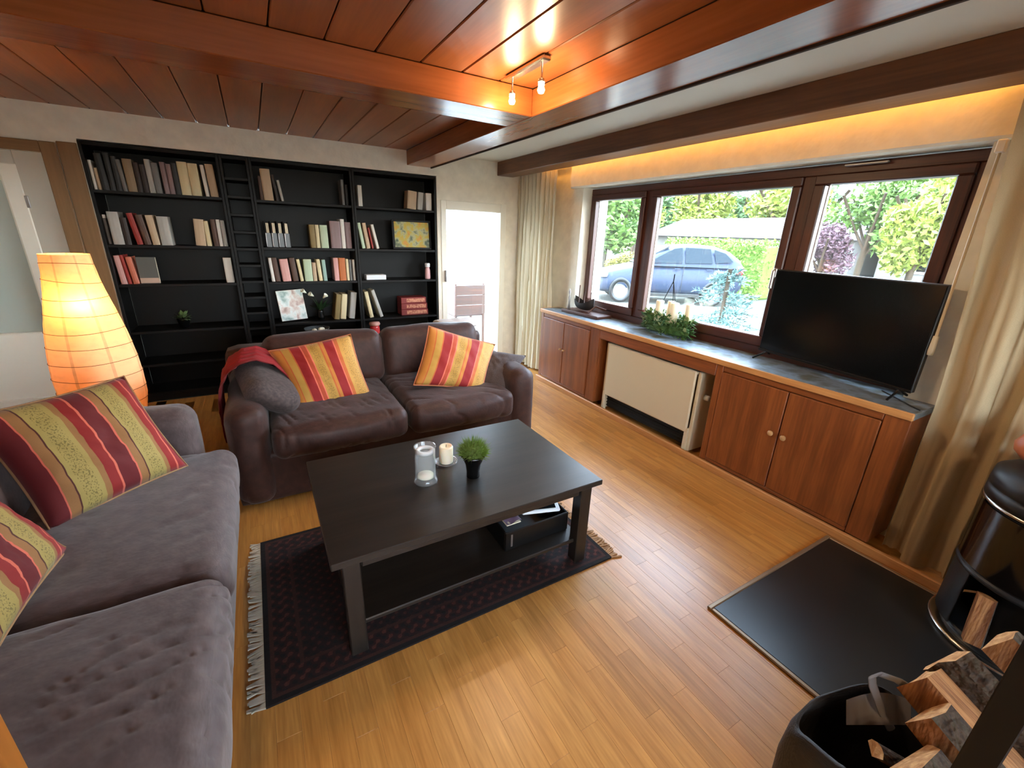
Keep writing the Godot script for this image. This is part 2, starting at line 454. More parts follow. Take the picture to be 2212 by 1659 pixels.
const CEIL := 2.23
const WALL_X := 3.78
func build_shell() -> void:
	var m := MB.new()
	# far wall, front plane z = 0, with the door openings and the bookcase niche left free
	for b in [[-1.45, 0.0, -1.10, CEIL], [-1.10, 1.92, -0.20, CEIL], [-0.20, 0.0, 0.0, CEIL], [0.0, 2.03, 2.70, CEIL], [2.70, 0.0, 2.74, CEIL], [2.74, 1.81, 3.52, CEIL], [3.52, 0.0, 4.1, CEIL]]:
		m.b2(Vector3(b[0], b[1], -0.32), Vector3(b[2], b[3], 0.0), 0.0)
	m.b2(Vector3(0, 0, -0.36), Vector3(2.70, 2.03, -0.325), 0.0)
	tag(obj("wall_back", m, M.wall), "off-white plaster wall around the bookcases and the glazed door", "wall", "", "structure")
	var pieces := [[0.0, 0.0, 1.04, CEIL, "cream plaster wall between the sheer curtain and the window"], [1.04, 0.0, 3.79, 0.735, "plaster wall below the window behind the cabinets"], [1.04, 1.94, 3.79, CEIL, "plaster lintel above the window"], [3.79, 0.0, 7.2, CEIL, "cream plaster wall behind the cream curtain and the stove"]]
	for b in pieces:
		m = MB.new(); m.b2(Vector3(WALL_X, b[1], b[0]), Vector3(4.1, b[3], b[2]), 0.0)
		tag(obj("wall_right", m, M.wall), b[4], "wall", "", "structure")
	m = MB.new()
	m.b2(Vector3(-1.45, 0, 0), Vector3(-1.25, CEIL, 7.2), 0.0)
	tag(obj("wall_left", m, M.wall), "off-white plaster wall behind the left sofa", "wall", "", "structure")
	m = MB.new()
	for b in [[-1.45, 0.0, 0.0, CEIL], [0.0, 0.0, 3.0, 1.0], [0.0, 2.06, 3.0, CEIL], [3.0, 0.0, 4.1, CEIL]]:
		m.b2(Vector3(b[0], b[1], 7.2), Vector3(b[2], b[3], 7.4), 0.0)
	tag(obj("wall_rear", m, M.wall), "off-white plaster wall closing the room behind the viewer", "wall", "", "structure")
	# roller shutter box above the window
	m = MB.new()
	m.b2(Vector3(3.72, 1.935, 0.90), Vector3(WALL_X + 0.02, CEIL, 4.60), 0.012, 2)
	tag(obj("trim_1", m, M.wall), "plastered shutter box above the window washed by warm light", "shutter box", "", "structure")
	m = MB.new()
	m.b2(Vector3(3.505, 0, 0.81), Vector3(3.53, 0.05, 4.6), 0.004, 2)
	tag(obj("baseboard_right", m, M.cherry_light), "light wood skirting strip below the window cabinets", "baseboard", "", "structure")

func build_ceiling() -> void:
	var c := Node3D.new(); c.name = "ceiling"; add_child(c); tag(c, "varnished reddish brown board ceiling with a white plaster strip", "ceiling", "", "structure")
	var m := MB.new(); m.b2(Vector3(-1.45, CEIL + 0.022, -0.4), Vector3(4.3, CEIL + 0.25, 7.4), 0.0)
	obj("roof_slab", m, M.subfloor, c)
	var pitch := 0.208
	for seg in [[0.0, 2.0], [2.28, 4.9], [5.18, 7.2]]:
		m = MB.new(); m.b2(Vector3(-pitch * 0.5 + 0.0025, CEIL, seg[0]), Vector3(pitch * 0.5 - 0.0025, CEIL + 0.018, seg[1]), 0.004, 2)
		var mesh := m.done()
		var x := 2.404 - pitch * 0.5
		var i := 0
		while x > -1.35:
			var o := obj("plank", mesh, M.planks[(i * 7 + int(seg[0]) * 3) % 4], c); o.position.x = x
			x -= pitch; i += 1
	m = MB.new(); m.b2(Vector3(2.652, CEIL, 0), Vector3(WALL_X, CEIL + 0.02, 7.2), 0.0); obj("plaster_panel", m, M.ceil_white, c)
	m = MB.new(); m.b2(Vector3(2.40, 2.10, 0.0), Vector3(2.64, CEIL, 7.2), 0.004, 2)
	var b1 := obj("trim_2", m, M.beam); tag(b1, "long brown ceiling beam next to the white ceiling strip", "beam", "", "structure")
	bar(b1, "edge_strip", Vector3(2.6405, 2.092, 0.0), Vector3(2.655, 2.125, 7.2), M.subfloor, 2, 0.002)
	m = MB.new(); m.b2(Vector3(-1.25, 2.10, 2.0), Vector3(2.40, CEIL, 2.28), 0.004, 0)
	tag(obj("trim_3", m, M.beam), "brown cross beam running from the spotlights towards the sofa wall", "beam", "", "structure")
	m = MB.new(); m.b2(Vector3(-1.25, 2.10, 4.9), Vector3(2.40, CEIL, 5.18), 0.004, 0)
	tag(obj("trim_4", m, M.beam), "brown cross beam at the back of the room", "beam", "", "structure")
	m = MB.new(); m.b2(Vector3(3.40, 2.095, 0.0), Vector3(3.60, CEIL, 7.2), 0.004, 2)
	tag(obj("trim_5", m, M.valance), "brown wooden valance beam in front of the window wall", "beam", "", "structure")
	# warm light strip on the window side of the valance
	var led := thing("light_strip", "warm light strip on the window side of the wooden valance", "light strip", Vector3(3.604, 2.185, 2.85))
	m = MB.new(); m.box(Vector3(0.006, 0, 0), Vector3(0.012, 0.016, 4.6), 0.002, 2); obj("channel", m, M.white_plastic, led)
	var em := mat(Color(1, 0.8, 0.45), 0.6); em.emission_enabled = true; em.emission = Color(1.0, 0.67, 0.25); em.emission_energy_multiplier = 2.5
	m = MB.new(); m.box(Vector3(0.0145, 0, 0), Vector3(0.005, 0.010, 4.58), 0.001, 2); obj("led_diffuser", m, em, led)
	var al := AreaLight3D.new(); al.name = "led_light"; led.add_child(al); al.area_size = Vector2(4.58, 0.012); al.position = Vector3(0.019, 0, 0)
	al.rotation = Vector3(0, -PI / 2, 0); al.light_color = Color(1.0, 0.67, 0.25); al.light_energy = 0.25; al.shadow_enabled = true; al.area_range = 8.0
	al.rotation_degrees = Vector3(-35, -90, 0)

func build_floor() -> void:
	var f := Node3D.new(); f.name = "floor"; add_child(f); tag(f, "golden oak strip parquet floor", "floor", "", "structure")
	var m := MB.new(); m.b2(Vector3(-1.45, -0.2, -0.36), Vector3(4.1, -0.012, 7.4), 0.0); obj("subfloor", m, M.subfloor, f)
	var w := 0.07
	var l := 0.46
	m = MB.new(); m.box(Vector3(0, -0.006, 0), Vector3(w - 0.0002, 0.012, l - 0.0002), 0.0005, 2)
	var mesh := m.done()
	var list := []
	var x := -1.25 + w * 0.5
	var row := 0
	while x < 3.78:
		var z := -0.25 + fmod(row * 0.19 + rng.randf() * 0.12, l)
		while z < 7.3:
			var p := Vector3(x, 0, z)
			var q := to_pixel(p)
			var under := (x > 0.86 and x < 2.28 and z > 2.6 and z < 3.2) or (x > 2.55 and x < 3.4 and z > 3.95) or (x > 0.8 and x < 2.5 and z > 1.3 and z < 1.9) or (x < 0.6 and z > 2.3 and z < 4.2) or x > 3.57
			var share := 1.0 / maxf(0.05, (look.inverse() * (p - EYE)).length_squared())
			if q.x < -60 or q.x > 2270 or q.y < 0 or q.y > 1740 or under: share = 0.0
			list.append([share, p]); z += l
		x += w; row += 1
	list.sort_custom(func(a, b): return a[0] > b[0] or (a[0] == b[0] and a[1].x * 100 + a[1].z < b[1].x * 100 + b[1].z))
	var rest := []
	for i in 7: rest.append(SurfaceTool.new())
	for i in list.size():
		var k := rng.randi() % 7
		if i < 298 and list[i][0] > 0.0:
			var o := obj("plank", mesh, M.floor[k], f); o.position = list[i][1]
		else:
			var p: Vector3 = list[i][1]
			if p.z < 0.2: p.z = 0.23
			rest[k].append_from(mesh, 0, Transform3D(Basis.IDENTITY, p))
	var am := ArrayMesh.new()
	for k in 7: rest[k].commit(am)
	var o := MeshInstance3D.new(); o.name = "far_planks"; o.mesh = am; f.add_child(o); o.set_meta("kind", "stuff")
	for k in 7: o.set_surface_override_material(k, M.floor[k])

func bar(parent: Node, called: String, lo: Vector3, hi: Vector3, m: Material, grain := 1, ch := 0.004) -> MeshInstance3D:
	var b := MB.new(); b.b2(lo, hi, ch, grain); return obj(called, b, m, parent)

func build_window() -> void:
	var w := Node3D.new(); w.name = "window_1"; add_child(w); tag(w, "wide three-part window in a dark red-brown wooden frame", "window", "", "structure")
	var x0 := 3.885; var x1 := 3.96
	var z0 := 1.045; var z1 := 3.785; var y0 := 0.775; var y1 := 1.93
	bar(w, "frame", Vector3(x0, y1 - 0.055, z0), Vector3(x1, y1, z1), M.sash, 2)
	bar(w, "frame", Vector3(x0, 0.737, z0), Vector3(x1, y0 + 0.06, z1), M.sash, 2)
	bar(w, "frame", Vector3(x0, y0 + 0.06, z0), Vector3(x1, y1 - 0.055, z0 + 0.035), M.sash, 1)
	bar(w, "frame", Vector3(x0, y0 + 0.06, z1 - 0.045), Vector3(x1, y1 - 0.055, z1), M.sash, 1)
	for z in [1.79, 3.025]: bar(w, "mullion", Vector3(x0, y0 + 0.06, z - 0.035), Vector3(x1, y1 - 0.055, z + 0.035), M.sash, 1)
	for s in [[z0 + 0.035, 1.755, 0.05], [1.825, 2.99, 0.055], [3.06, z1 - 0.045, 0.06]]:
		var a: float = s[0]; var b: float = s[1]; var t: float = s[2]
		var sash := Node3D.new(); sash.name = "sash"; w.add_child(sash, true)
		var ya := y0 + 0.06; var yb := y1 - 0.055
		bar(sash, "rail", Vector3(x0 - 0.018, yb - 0.05, a), Vector3(x1 - 0.01, yb, b), M.sash, 2, 0.006)
		bar(sash, "rail", Vector3(x0 - 0.018, ya, a), Vector3(x1 - 0.01, ya + 0.07, b), M.sash, 2, 0.006)
		bar(sash, "stile", Vector3(x0 - 0.018, ya + 0.07, a), Vector3(x1 - 0.01, yb - 0.05, a + t), M.sash, 1, 0.006)
		bar(sash, "stile", Vector3(x0 - 0.018, ya + 0.07, b - t), Vector3(x1 - 0.01, yb - 0.05, b), M.sash, 1, 0.006)
		var g := MB.new(); g.b2(Vector3(3.925, ya + 0.07, a + t), Vector3(3.927, yb - 0.05, b - t), 0.0); obj("pane", g, M.glass, sash)
		for zz in [a + t, b - t]: bar(sash, "pane_edge_glint", Vector3(3.915, ya + 0.07, zz - 0.004), Vector3(3.935, yb - 0.05, zz + 0.004), M.white_paint, 1, 0.001)  # white slivers imitate light reflected along the pane edges
	var hm := MB.new(); hm.box(Vector3(x0 - 0.02, y1 - 0.018, 3.30), Vector3(0.03, 0.012, 0.20), 0.004, 2); obj("vent_slider", hm, M.pewter, w)
	hm = MB.new(); hm.box(Vector3(x0 - 0.03, 1.32, 2.96), Vector3(0.02, 0.06, 0.025), 0.005); hm.box(Vector3(x0 - 0.05, 1.28, 2.96), Vector3(0.018, 0.12, 0.02), 0.006); obj("handle", hm, M.pewter, w)

	# unseen window added behind the viewer to let more daylight in
	w = Node3D.new(); w.name = "window_2"; add_child(w); tag(w, "unseen white framed window added behind the viewer for more daylight", "window", "", "structure")
	bar(w, "frame", Vector3(0.0, 1.99, 7.26), Vector3(3.0, 2.06, 7.34), M.white_paint, 0); bar(w, "frame", Vector3(0.0, 1.0, 7.26), Vector3(3.0, 1.07, 7.34), M.white_paint, 0)
	for x in [0.0, 1.465, 2.93]: bar(w, "frame", Vector3(x, 1.07, 7.26), Vector3(x + 0.07, 1.99, 7.34), M.white_paint)
	for x in [0.07, 1.535]: bar(w, "pane", Vector3(x, 1.07, 7.298), Vector3(x + 1.395, 1.99, 7.301), M.glass, 1, 0.0)

func build_doors() -> void:
	# white door with a frosted pane beside the bookcases
	var d := Node3D.new(); d.name = "door_1"; add_child(d); tag(d, "white door with a large frosted pane beside the paper lamp", "door", "", "structure")
	bar(d, "casing", Vector3(-0.20, 0, 0.0), Vector3(-0.115, 1.99, 0.022), M.casing)
	bar(d, "casing", Vector3(-0.112, 0, 0.0), Vector3(-0.004, 2.0, 0.012), M.casing)
	bar(d, "casing", Vector3(-1.25, 1.92, 0.0), Vector3(-0.20, 1.99, 0.022), M.casing, 0)
	bar(d, "jamb", Vector3(-0.36, 0.0, -0.12), Vector3(-0.20, 1.92, -0.02), M.gray_paint)
	bar(d, "jamb", Vector3(-1.10, 1.83, -0.12), Vector3(-0.36, 1.92, -0.02), M.gray_paint, 0)
	bar(d, "jamb", Vector3(-1.10, 0, -0.12), Vector3(-1.04, 1.83, -0.02), M.gray_paint)
	bar(d, "threshold", Vector3(-1.10, 0.0, -0.30), Vector3(-0.36, 0.15, -0.0), M.white_paint, 0)
	var leaf := Node3D.new(); leaf.name = "leaf"; d.add_child(leaf)
	bar(leaf, "stile", Vector3(-0.455, 0.14, -0.10), Vector3(-0.352, 1.84, -0.015), M.white_paint, 1, 0.012)
	bar(leaf, "stile", Vector3(-1.06, 0.14, -0.10), Vector3(-0.95, 1.84, -0.015), M.white_paint, 1, 0.012)
	bar(leaf, "rail", Vector3(-0.95, 1.725, -0.10), Vector3(-0.455, 1.84, -0.015), M.white_paint, 0, 0.008)
	bar(leaf, "bottom_panel", Vector3(-0.95, 0.14, -0.095), Vector3(-0.455, 0.66, -0.02), M.white_paint, 1, 0.008)
	bar(leaf, "pane", Vector3(-0.955, 0.655, -0.08), Vector3(-0.45, 1.73, -0.07), M.frosted, 1, 0.0)
	bar(leaf, "hinge", Vector3(-0.362, 1.55, -0.02), Vector3(-0.342, 1.63, -0.005), M.pewter, 1, 0.003)
	# glazed terrace door
	d = Node3D.new(); d.name = "door_2"; add_child(d); tag(d, "white framed glazed door to the terrace beside the bookcases", "door", "", "structure")
	bar(d, "frame", Vector3(2.74, 0, -0.10), Vector3(2.80, 1.81, 0.01), M.white_paint)
	bar(d, "frame", Vector3(3.45, 0, -0.10), Vector3(3.52, 1.81, 0.01), M.white_paint)
	bar(d, "frame", Vector3(2.80, 1.72, -0.10), Vector3(3.45, 1.81, 0.01), M.white_paint, 0)
	bar(d, "frame", Vector3(2.80, 0.0, -0.10), Vector3(3.45, 0.10, 0.01), M.white_paint, 0)
	bar(d, "pane", Vector3(2.795, 0.095, -0.05), Vector3(3.455, 1.725, -0.047), M.glass, 1, 0.0)
	bar(d, "handle", Vector3(2.765, 0.98, 0.01), Vector3(2.785, 1.10, 0.045), M.pewter, 1, 0.006)

const SHELF_Y := [1.70, 1.31, 1.005, 0.62, 0.335, 0.08]
func build_bookcases() -> void:
	var specs := [["bookcase", 0.0, 0.84, "black-brown bookcase unit beside the paper lamp, with a small trailing plant", SHELF_Y], ["media_rack", 0.842, 1.048, "narrow black-brown rack with many small compartments between two bookcases", [1.86, 1.72, 1.58, 1.44, 1.30, 1.16, 1.02, 0.88, 0.74, 0.60, 0.46, 0.32, 0.18, 0.06]], ["bookcase", 1.05, 1.868, "black-brown bookcase unit behind the sofa, with white flowers and file boxes", SHELF_Y], ["bookcase", 1.87, 2.69, "black-brown bookcase unit beside the glazed door, with a flower painting", SHELF_Y]]
	for s in specs:
		var x0: float = s[1]; var x1: float = s[2]
		var t := thing(s[0], s[3], "bookcase" if s[0] == "bookcase" else "rack", Vector3.ZERO, "built-in bookcases" if s[0] == "bookcase" else "")
		bar(t, "side_panel", Vector3(x0, 0, -0.30), Vector3(x0 + 0.02, 2.02, 0.008), M.black_wood, 1, 0.002)
		bar(t, "side_panel", Vector3(x1 - 0.02, 0, -0.30), Vector3(x1, 2.02, 0.008), M.black_wood, 1, 0.002)
		bar(t, "top_panel", Vector3(x0 + 0.02, 1.995, -0.30), Vector3(x1 - 0.02, 2.02, 0.006), M.black_wood, 0, 0.002)
		bar(t, "plinth", Vector3(x0 + 0.02, 0.0, -0.05), Vector3(x1 - 0.02, 0.055, -0.02), M.black_wood, 0, 0.002)
		bar(t, "back_panel", Vector3(x0 + 0.02, 0.0, -0.32), Vector3(x1 - 0.02, 2.02, -0.302), M.black_wood, 1, 0.0)
		for y in s[4]: bar(t, "shelf", Vector3(x0 + 0.02, y - 0.022, -0.30), Vector3(x1 - 0.02, y, 0.0), M.black_wood, 0, 0.002)

func knob(parent: Node, p: Vector3, r: float) -> void:
	var k := MB.new(true); k.lathe([Vector2(0.0, 0.0), Vector2(r * 0.5, 0.0), Vector2(r * 0.45, 0.008), Vector2(r * 0.9, 0.013), Vector2(r, 0.019), Vector2(r * 0.75, 0.026), Vector2(0, 0.028)], p, 14, Vector2.ONE, Basis(Vector3.BACK, PI / 2))
	obj("knob", k, M.knob, parent)

func build_cabinets() -> void:
	var fx := 3.53
	var units := [["window_cabinet", 0.82, 1.745, [[0.87, 1.235], [1.239, 1.62]], "brown wooden window cabinet beside the sheer curtain, with two close-set knobs"], ["window_cabinet", 2.905, 3.92, [[2.955, 3.375], [3.379, 3.815]], "brown wooden double-door cabinet under the television"]]
	for u in units:
		var t := thing(u[0], u[4], "cabinet", Vector3.ZERO, "window cabinets")
		var z0: float = u[1]; var z1: float = u[2]
		bar(t, "body", Vector3(fx + 0.02, 0.05, z0 + 0.002), Vector3(WALL_X - 0.005, 0.738, z1 - 0.002), M.cherry)
		var d0: Array = u[3][0]; var d1: Array = u[3][1]
		bar(t, "stile", Vector3(fx, 0.05, z0), Vector3(fx + 0.02, 0.738, d0[0] - 0.002), M.cherry)
		bar(t, "stile", Vector3(fx, 0.05, d1[1] + 0.002), Vector3(fx + 0.02, 0.738, z1), M.cherry)
		bar(t, "rail", Vector3(fx, 0.70, d0[0]), Vector3(fx + 0.02, 0.738, d1[1]), M.cherry, 2)
		bar(t, "rail", Vector3(fx, 0.05, d0[0]), Vector3(fx + 0.02, 0.075, d1[1]), M.cherry, 2)
		for i in 2:
			var d: Array = u[3][i]
			var dn := bar(t, "door", Vector3(fx - 0.006, 0.078, d[0] + 0.001), Vector3(fx + 0.018, 0.697, d[1] - 0.001), M.cherry, 1, 0.004)
			var kz: float = d[1] - 0.035 if i == 0 else d[0] + 0.035
			if u[1] < 1.0: kz = d[1] - 0.02 if i == 0 else d[0] + 0.03
			knob(dn, Vector3(fx - 0.006, 0.43, kz), 0.017 if u[1] > 1.0 else 0.011)
	# apron and side cheek between the two cabinets, above the convector
	var a := thing("apron_board", "brown wooden apron board above the white convector heater", "board")
	bar(a, "board", Vector3(fx, 0.655, 1.747), Vector3(fx + 0.022, 0.738, 2.903), M.cherry, 2)
	bar(a, "shelf_support", Vector3(fx + 0.02, 0.70, 1.747), Vector3(WALL_X - 0.005, 0.738, 2.903), M.cherry, 2)
	# worktop
	var w := thing("worktop", "polished blue-grey stone window worktop with a light wooden edge", "worktop")
	var sl := MB.new(); sl.b2(Vector3(fx + 0.002, 0.74, 0.815), Vector3(3.883, 0.775, 3.925), 0.003, 2); obj("stone_slab", sl, M.stone, w)
	bar(w, "edge_strip", Vector3(fx - 0.016, 0.739, 0.815), Vector3(fx + 0.001, 0.776, 3.925), M.cherry_light, 2, 0.004)
	bar(w, "edge_strip", Vector3(fx + 0.001, 0.739, 0.797), Vector3(3.775, 0.776, 0.8145), M.cherry_light, 0, 0.004)
	# convector heater
	var h := thing("convector_heater", "beige white convector heater between the window cabinets", "heater", Vector3(3.56, 0.0, 1.84))
	var m := MB.new(); m.box(Vector3(0.0, 0.40, 0.46), Vector3(0.02, 0.47, 0.90), 0.009); obj("front_panel", m, M.heater, h)
	m = MB.new(); m.box(Vector3(0.10, 0.33, 0.928), Vector3(0.18, 0.61, 0.03), 0.006); obj("side_panel", m, M.heater, h)
	m = MB.new(); m.box(Vector3(0.10, 0.33, -0.008), Vector3(0.18, 0.61, 0.03), 0.006); obj("side_panel", m, M.heater, h)
	m = MB.new(); m.box(Vector3(0.10, 0.622, 0.46), Vector3(0.18, 0.02, 0.90), 0.004); obj("top_panel", m, M.heater, h)
	m = MB.new(); m.box(Vector3(0.06, 0.11, 0.46), Vector3(0.02, 0.14, 0.90), 0.002); obj("grille", m, M.grille, h)
	for i in 5:
		m = MB.new(); m.box(Vector3(0.046, 0.055 + 0.028 * i, 0.46), Vector3(0.012, 0.006, 0.90), 0.001, 2); obj("slat", m, M.grille, h)
	for z in [0.012, 0.905]:
		m = MB.new(); m.box(Vector3(0.01, 0.10, z), Vector3(0.03, 0.20, 0.03), 0.003); obj("leg", m, M.heater, h)
	m = MB.new(true); m.lathe([Vector2(0, 0), Vector2(0.02, 0), Vector2(0.02, 0.03), Vector2(0.012, 0.035), Vector2(0, 0.035)], Vector3(0.09, 0.44, 0.943), 16, Vector2.ONE, Basis(Vector3.RIGHT, PI / 2)); obj("valve", m, M.white_plastic, h)

func curtain(z0: float, z1: float, zt0: float, x: float, folds: int, amp: float, y1: float, y0: float, sd: int) -> MB:
	var m := MB.new(true)
	var n := FastNoiseLite.new(); n.seed = sd; n.frequency = 0.9
	var P := []
	var cols := folds * 14
	for r in 25:
		var t := float(r) / 24.0
		var y := lerpf(y1, y0, t)
		var row := PackedVector3Array()
		for c in cols + 1:
			var s := float(c) / cols
			var a := lerpf(zt0, z0, clampf((y1 - y) / 1.3, 0, 1))
			var ph := s * folds * TAU + n.get_noise_2d(s * 6.0, t * 0.8) * 2.2
			var z := lerpf(a, z1, s) + sin(ph * 2.0 + 1.0) * 0.008
			var g := amp * (0.55 + 0.45 * t) * (1.0 + 0.5 * n.get_noise_2d(s * 9.0 + 40.0, t * 0.7))
			row.append(Vector3(x + sin(ph) * g + n.get_noise_2d(s * 3.0, t * 2.0 + 9.0) * 0.015, y + 0.012 * sin(s * 9.0) * t, z))
		P.append(row)
	m.grid(P, Vector2(z1 - z0, y1 - y0))
	return m

func build_curtains() -> void:
	var c := thing("curtain", "sheer white floor-length curtain beside the glazed door", "curtain")
	obj("fabric", curtain(0.05, 0.775, 0.03, 3.665, 9, 0.022, 2.14, 0.025, 3), M.curtain, c)
	var m := MB.new(true); m.tube([Vector3(3.665, 2.165, 0.02), Vector3(3.665, 2.165, 0.86)], 0.008); obj("rail", m, M.white_plastic, c)
	for i in 10:
		m = MB.new(true); m.tube([Vector3(3.665, 2.135, 0.05 + i * 0.08), Vector3(3.665, 2.16, 0.05 + i * 0.08)], 0.004, 6); obj("hook", m, M.white_plastic, c)
	c = thing("curtain", "cream floor-length curtain hanging between the television and the stove", "curtain")
	obj("fabric", curtain(3.945, 4.27, 3.86, 3.625, 2, 0.034, 2.12, 0.02, 8), M.curtain_cream, c)
	m = MB.new(true); m.tube([Vector3(3.64, 2.165, 3.80), Vector3(3.64, 2.165, 4.32)], 0.008); obj("rail", m, M.white_plastic, c)
	for i in 5:
		m = MB.new(true); m.tube([Vector3(3.63, 2.115, 3.88 + i * 0.09), Vector3(3.64, 2.16, 3.88 + i * 0.09)], 0.004, 6); obj("hook", m, M.white_plastic, c)

# ---------------------------------------------------------------- sofas and pillows
func wrinkle(sd: int, amp: float, dir: Vector3, along := 2.5, across := 14.0) -> Callable:
	# slow swells plus creases that run along dir, where the noise mask lets them
	var n := FastNoiseLite.new(); n.seed = sd; n.frequency = 1.0; n.fractal_octaves = 3
	var d := dir.normalized()
	var e := Vector3.UP.cross(d).normalized() if absf(d.y) < 0.9 else Vector3.RIGHT
	return func(p: Vector3) -> float:
		var a := p.dot(d)
		var c := p.dot(e)
		var big := n.get_noise_3d(p.x * 3.0, p.y * 3.0, p.z * 3.0)
		var mask := smoothstep(0.0, 0.35, n.get_noise_3d(p.x * 4.0 + 31.0, p.y * 2.0, p.z * 4.0 + 7.0) + 0.12)
		var ph := c * across * 6.0 + 2.6 * n.get_noise_3d(a * along * 1.6, c * 5.0, p.y * 3.0)
		var crease := pow(1.0 - absf(sin(ph)), 2.2)
		return big * amp * 0.9 - crease * amp * 1.1 * mask

func pillow(c: Array, thick: float, m: Material, parent: Node, called: String, turn_uv := false) -> MeshInstance3D:
	# c: corners top-left, top-right, bottom-right, bottom-left
	var n: Vector3 = ((c[1] - c[0]).cross(c[3] - c[0])).normalized()
	if n.dot(EYE - c[0]) < 0: n = -n
	var mid: Vector3 = (c[0] + c[1] + c[2] + c[3]) * 0.25
	var mb := MB.new(true)
	var nz := FastNoiseLite.new(); nz.seed = int(abs(mid.x * 1000)); nz.frequency = 2.2
	var k := 22
	for side in [1, -1]:
		var P := []
		for i in k + 1:
			var row := PackedVector3Array()
			for j in k + 1:
				var u := -1.0 + 2.0 * j / k
				var v := -1.0 + 2.0 * i / k
				var uu := u * (1.0 - 0.055 * (1 - v * v)); var vv := v * (1.0 - 0.055 * (1 - u * u))
				var a: Vector3 = c[0].lerp(c[1], (uu + 1) / 2)
				var b: Vector3 = c[3].lerp(c[2], (uu + 1) / 2)
				var p := a.lerp(b, (vv + 1) / 2)
				var h := pow(maxf(0.0, (1 - pow(absf(u), 2.6)) * (1 - pow(absf(v), 2.6))), 0.55) * thick * 0.5
				h *= 1.0 + 0.18 * nz.get_noise_2d(u * 1.4 + side, v * 1.4)
				row.append(p + n * h * side)
			P.append(row)
		for r in k:
			for q in k:
				var quad := [[r, q], [r, q + 1], [r + 1, q + 1], [r + 1, q]]
				var e1: Vector3 = P[r][q + 1] - P[r][q]
				var e2: Vector3 = P[r + 1][q + 1] - P[r][q]
				if e1.cross(e2).dot(n * side) > 0: quad = [[r, q], [r + 1, q], [r + 1, q + 1], [r, q + 1]]
				for w in [0, 1, 2, 0, 2, 3]:
					var e: Array = quad[w]
					var t := Vector2(float(e[1]) / k, float(e[0]) / k)
					mb.st.set_uv(Vector2(t.y, t.x) if turn_uv else t); mb.st.add_vertex(P[e[0]][e[1]])
	return obj(called, mb, m, parent)

func piping(c: Array, m: Material, parent: Node) -> void:
	var pts := []
	for s in 4:
		for i in 8:
			var t := i / 8.0
			var a: Vector3 = c[s]; var b: Vector3 = c[(s + 1) % 4]
			var mid: Vector3 = (c[0] + c[1] + c[2] + c[3]) * 0.25
			var p := a.lerp(b, t)
			pts.append(p.lerp(mid, 0.055 * 4 * t * (1 - t)))
	var mb := MB.new(true); mb.tube(pts, 0.004, 6, true); obj("piping", mb, m, parent)

func striped(c: Array, thick: float, m: Material, pipe: Material, label: String, turn := false) -> void:
	var t := thing("striped_pillow", label, "pillow", Vector3.ZERO, "striped pillows")
	pillow(c, thick, m, t, "cover", turn); piping(c, pipe, t)

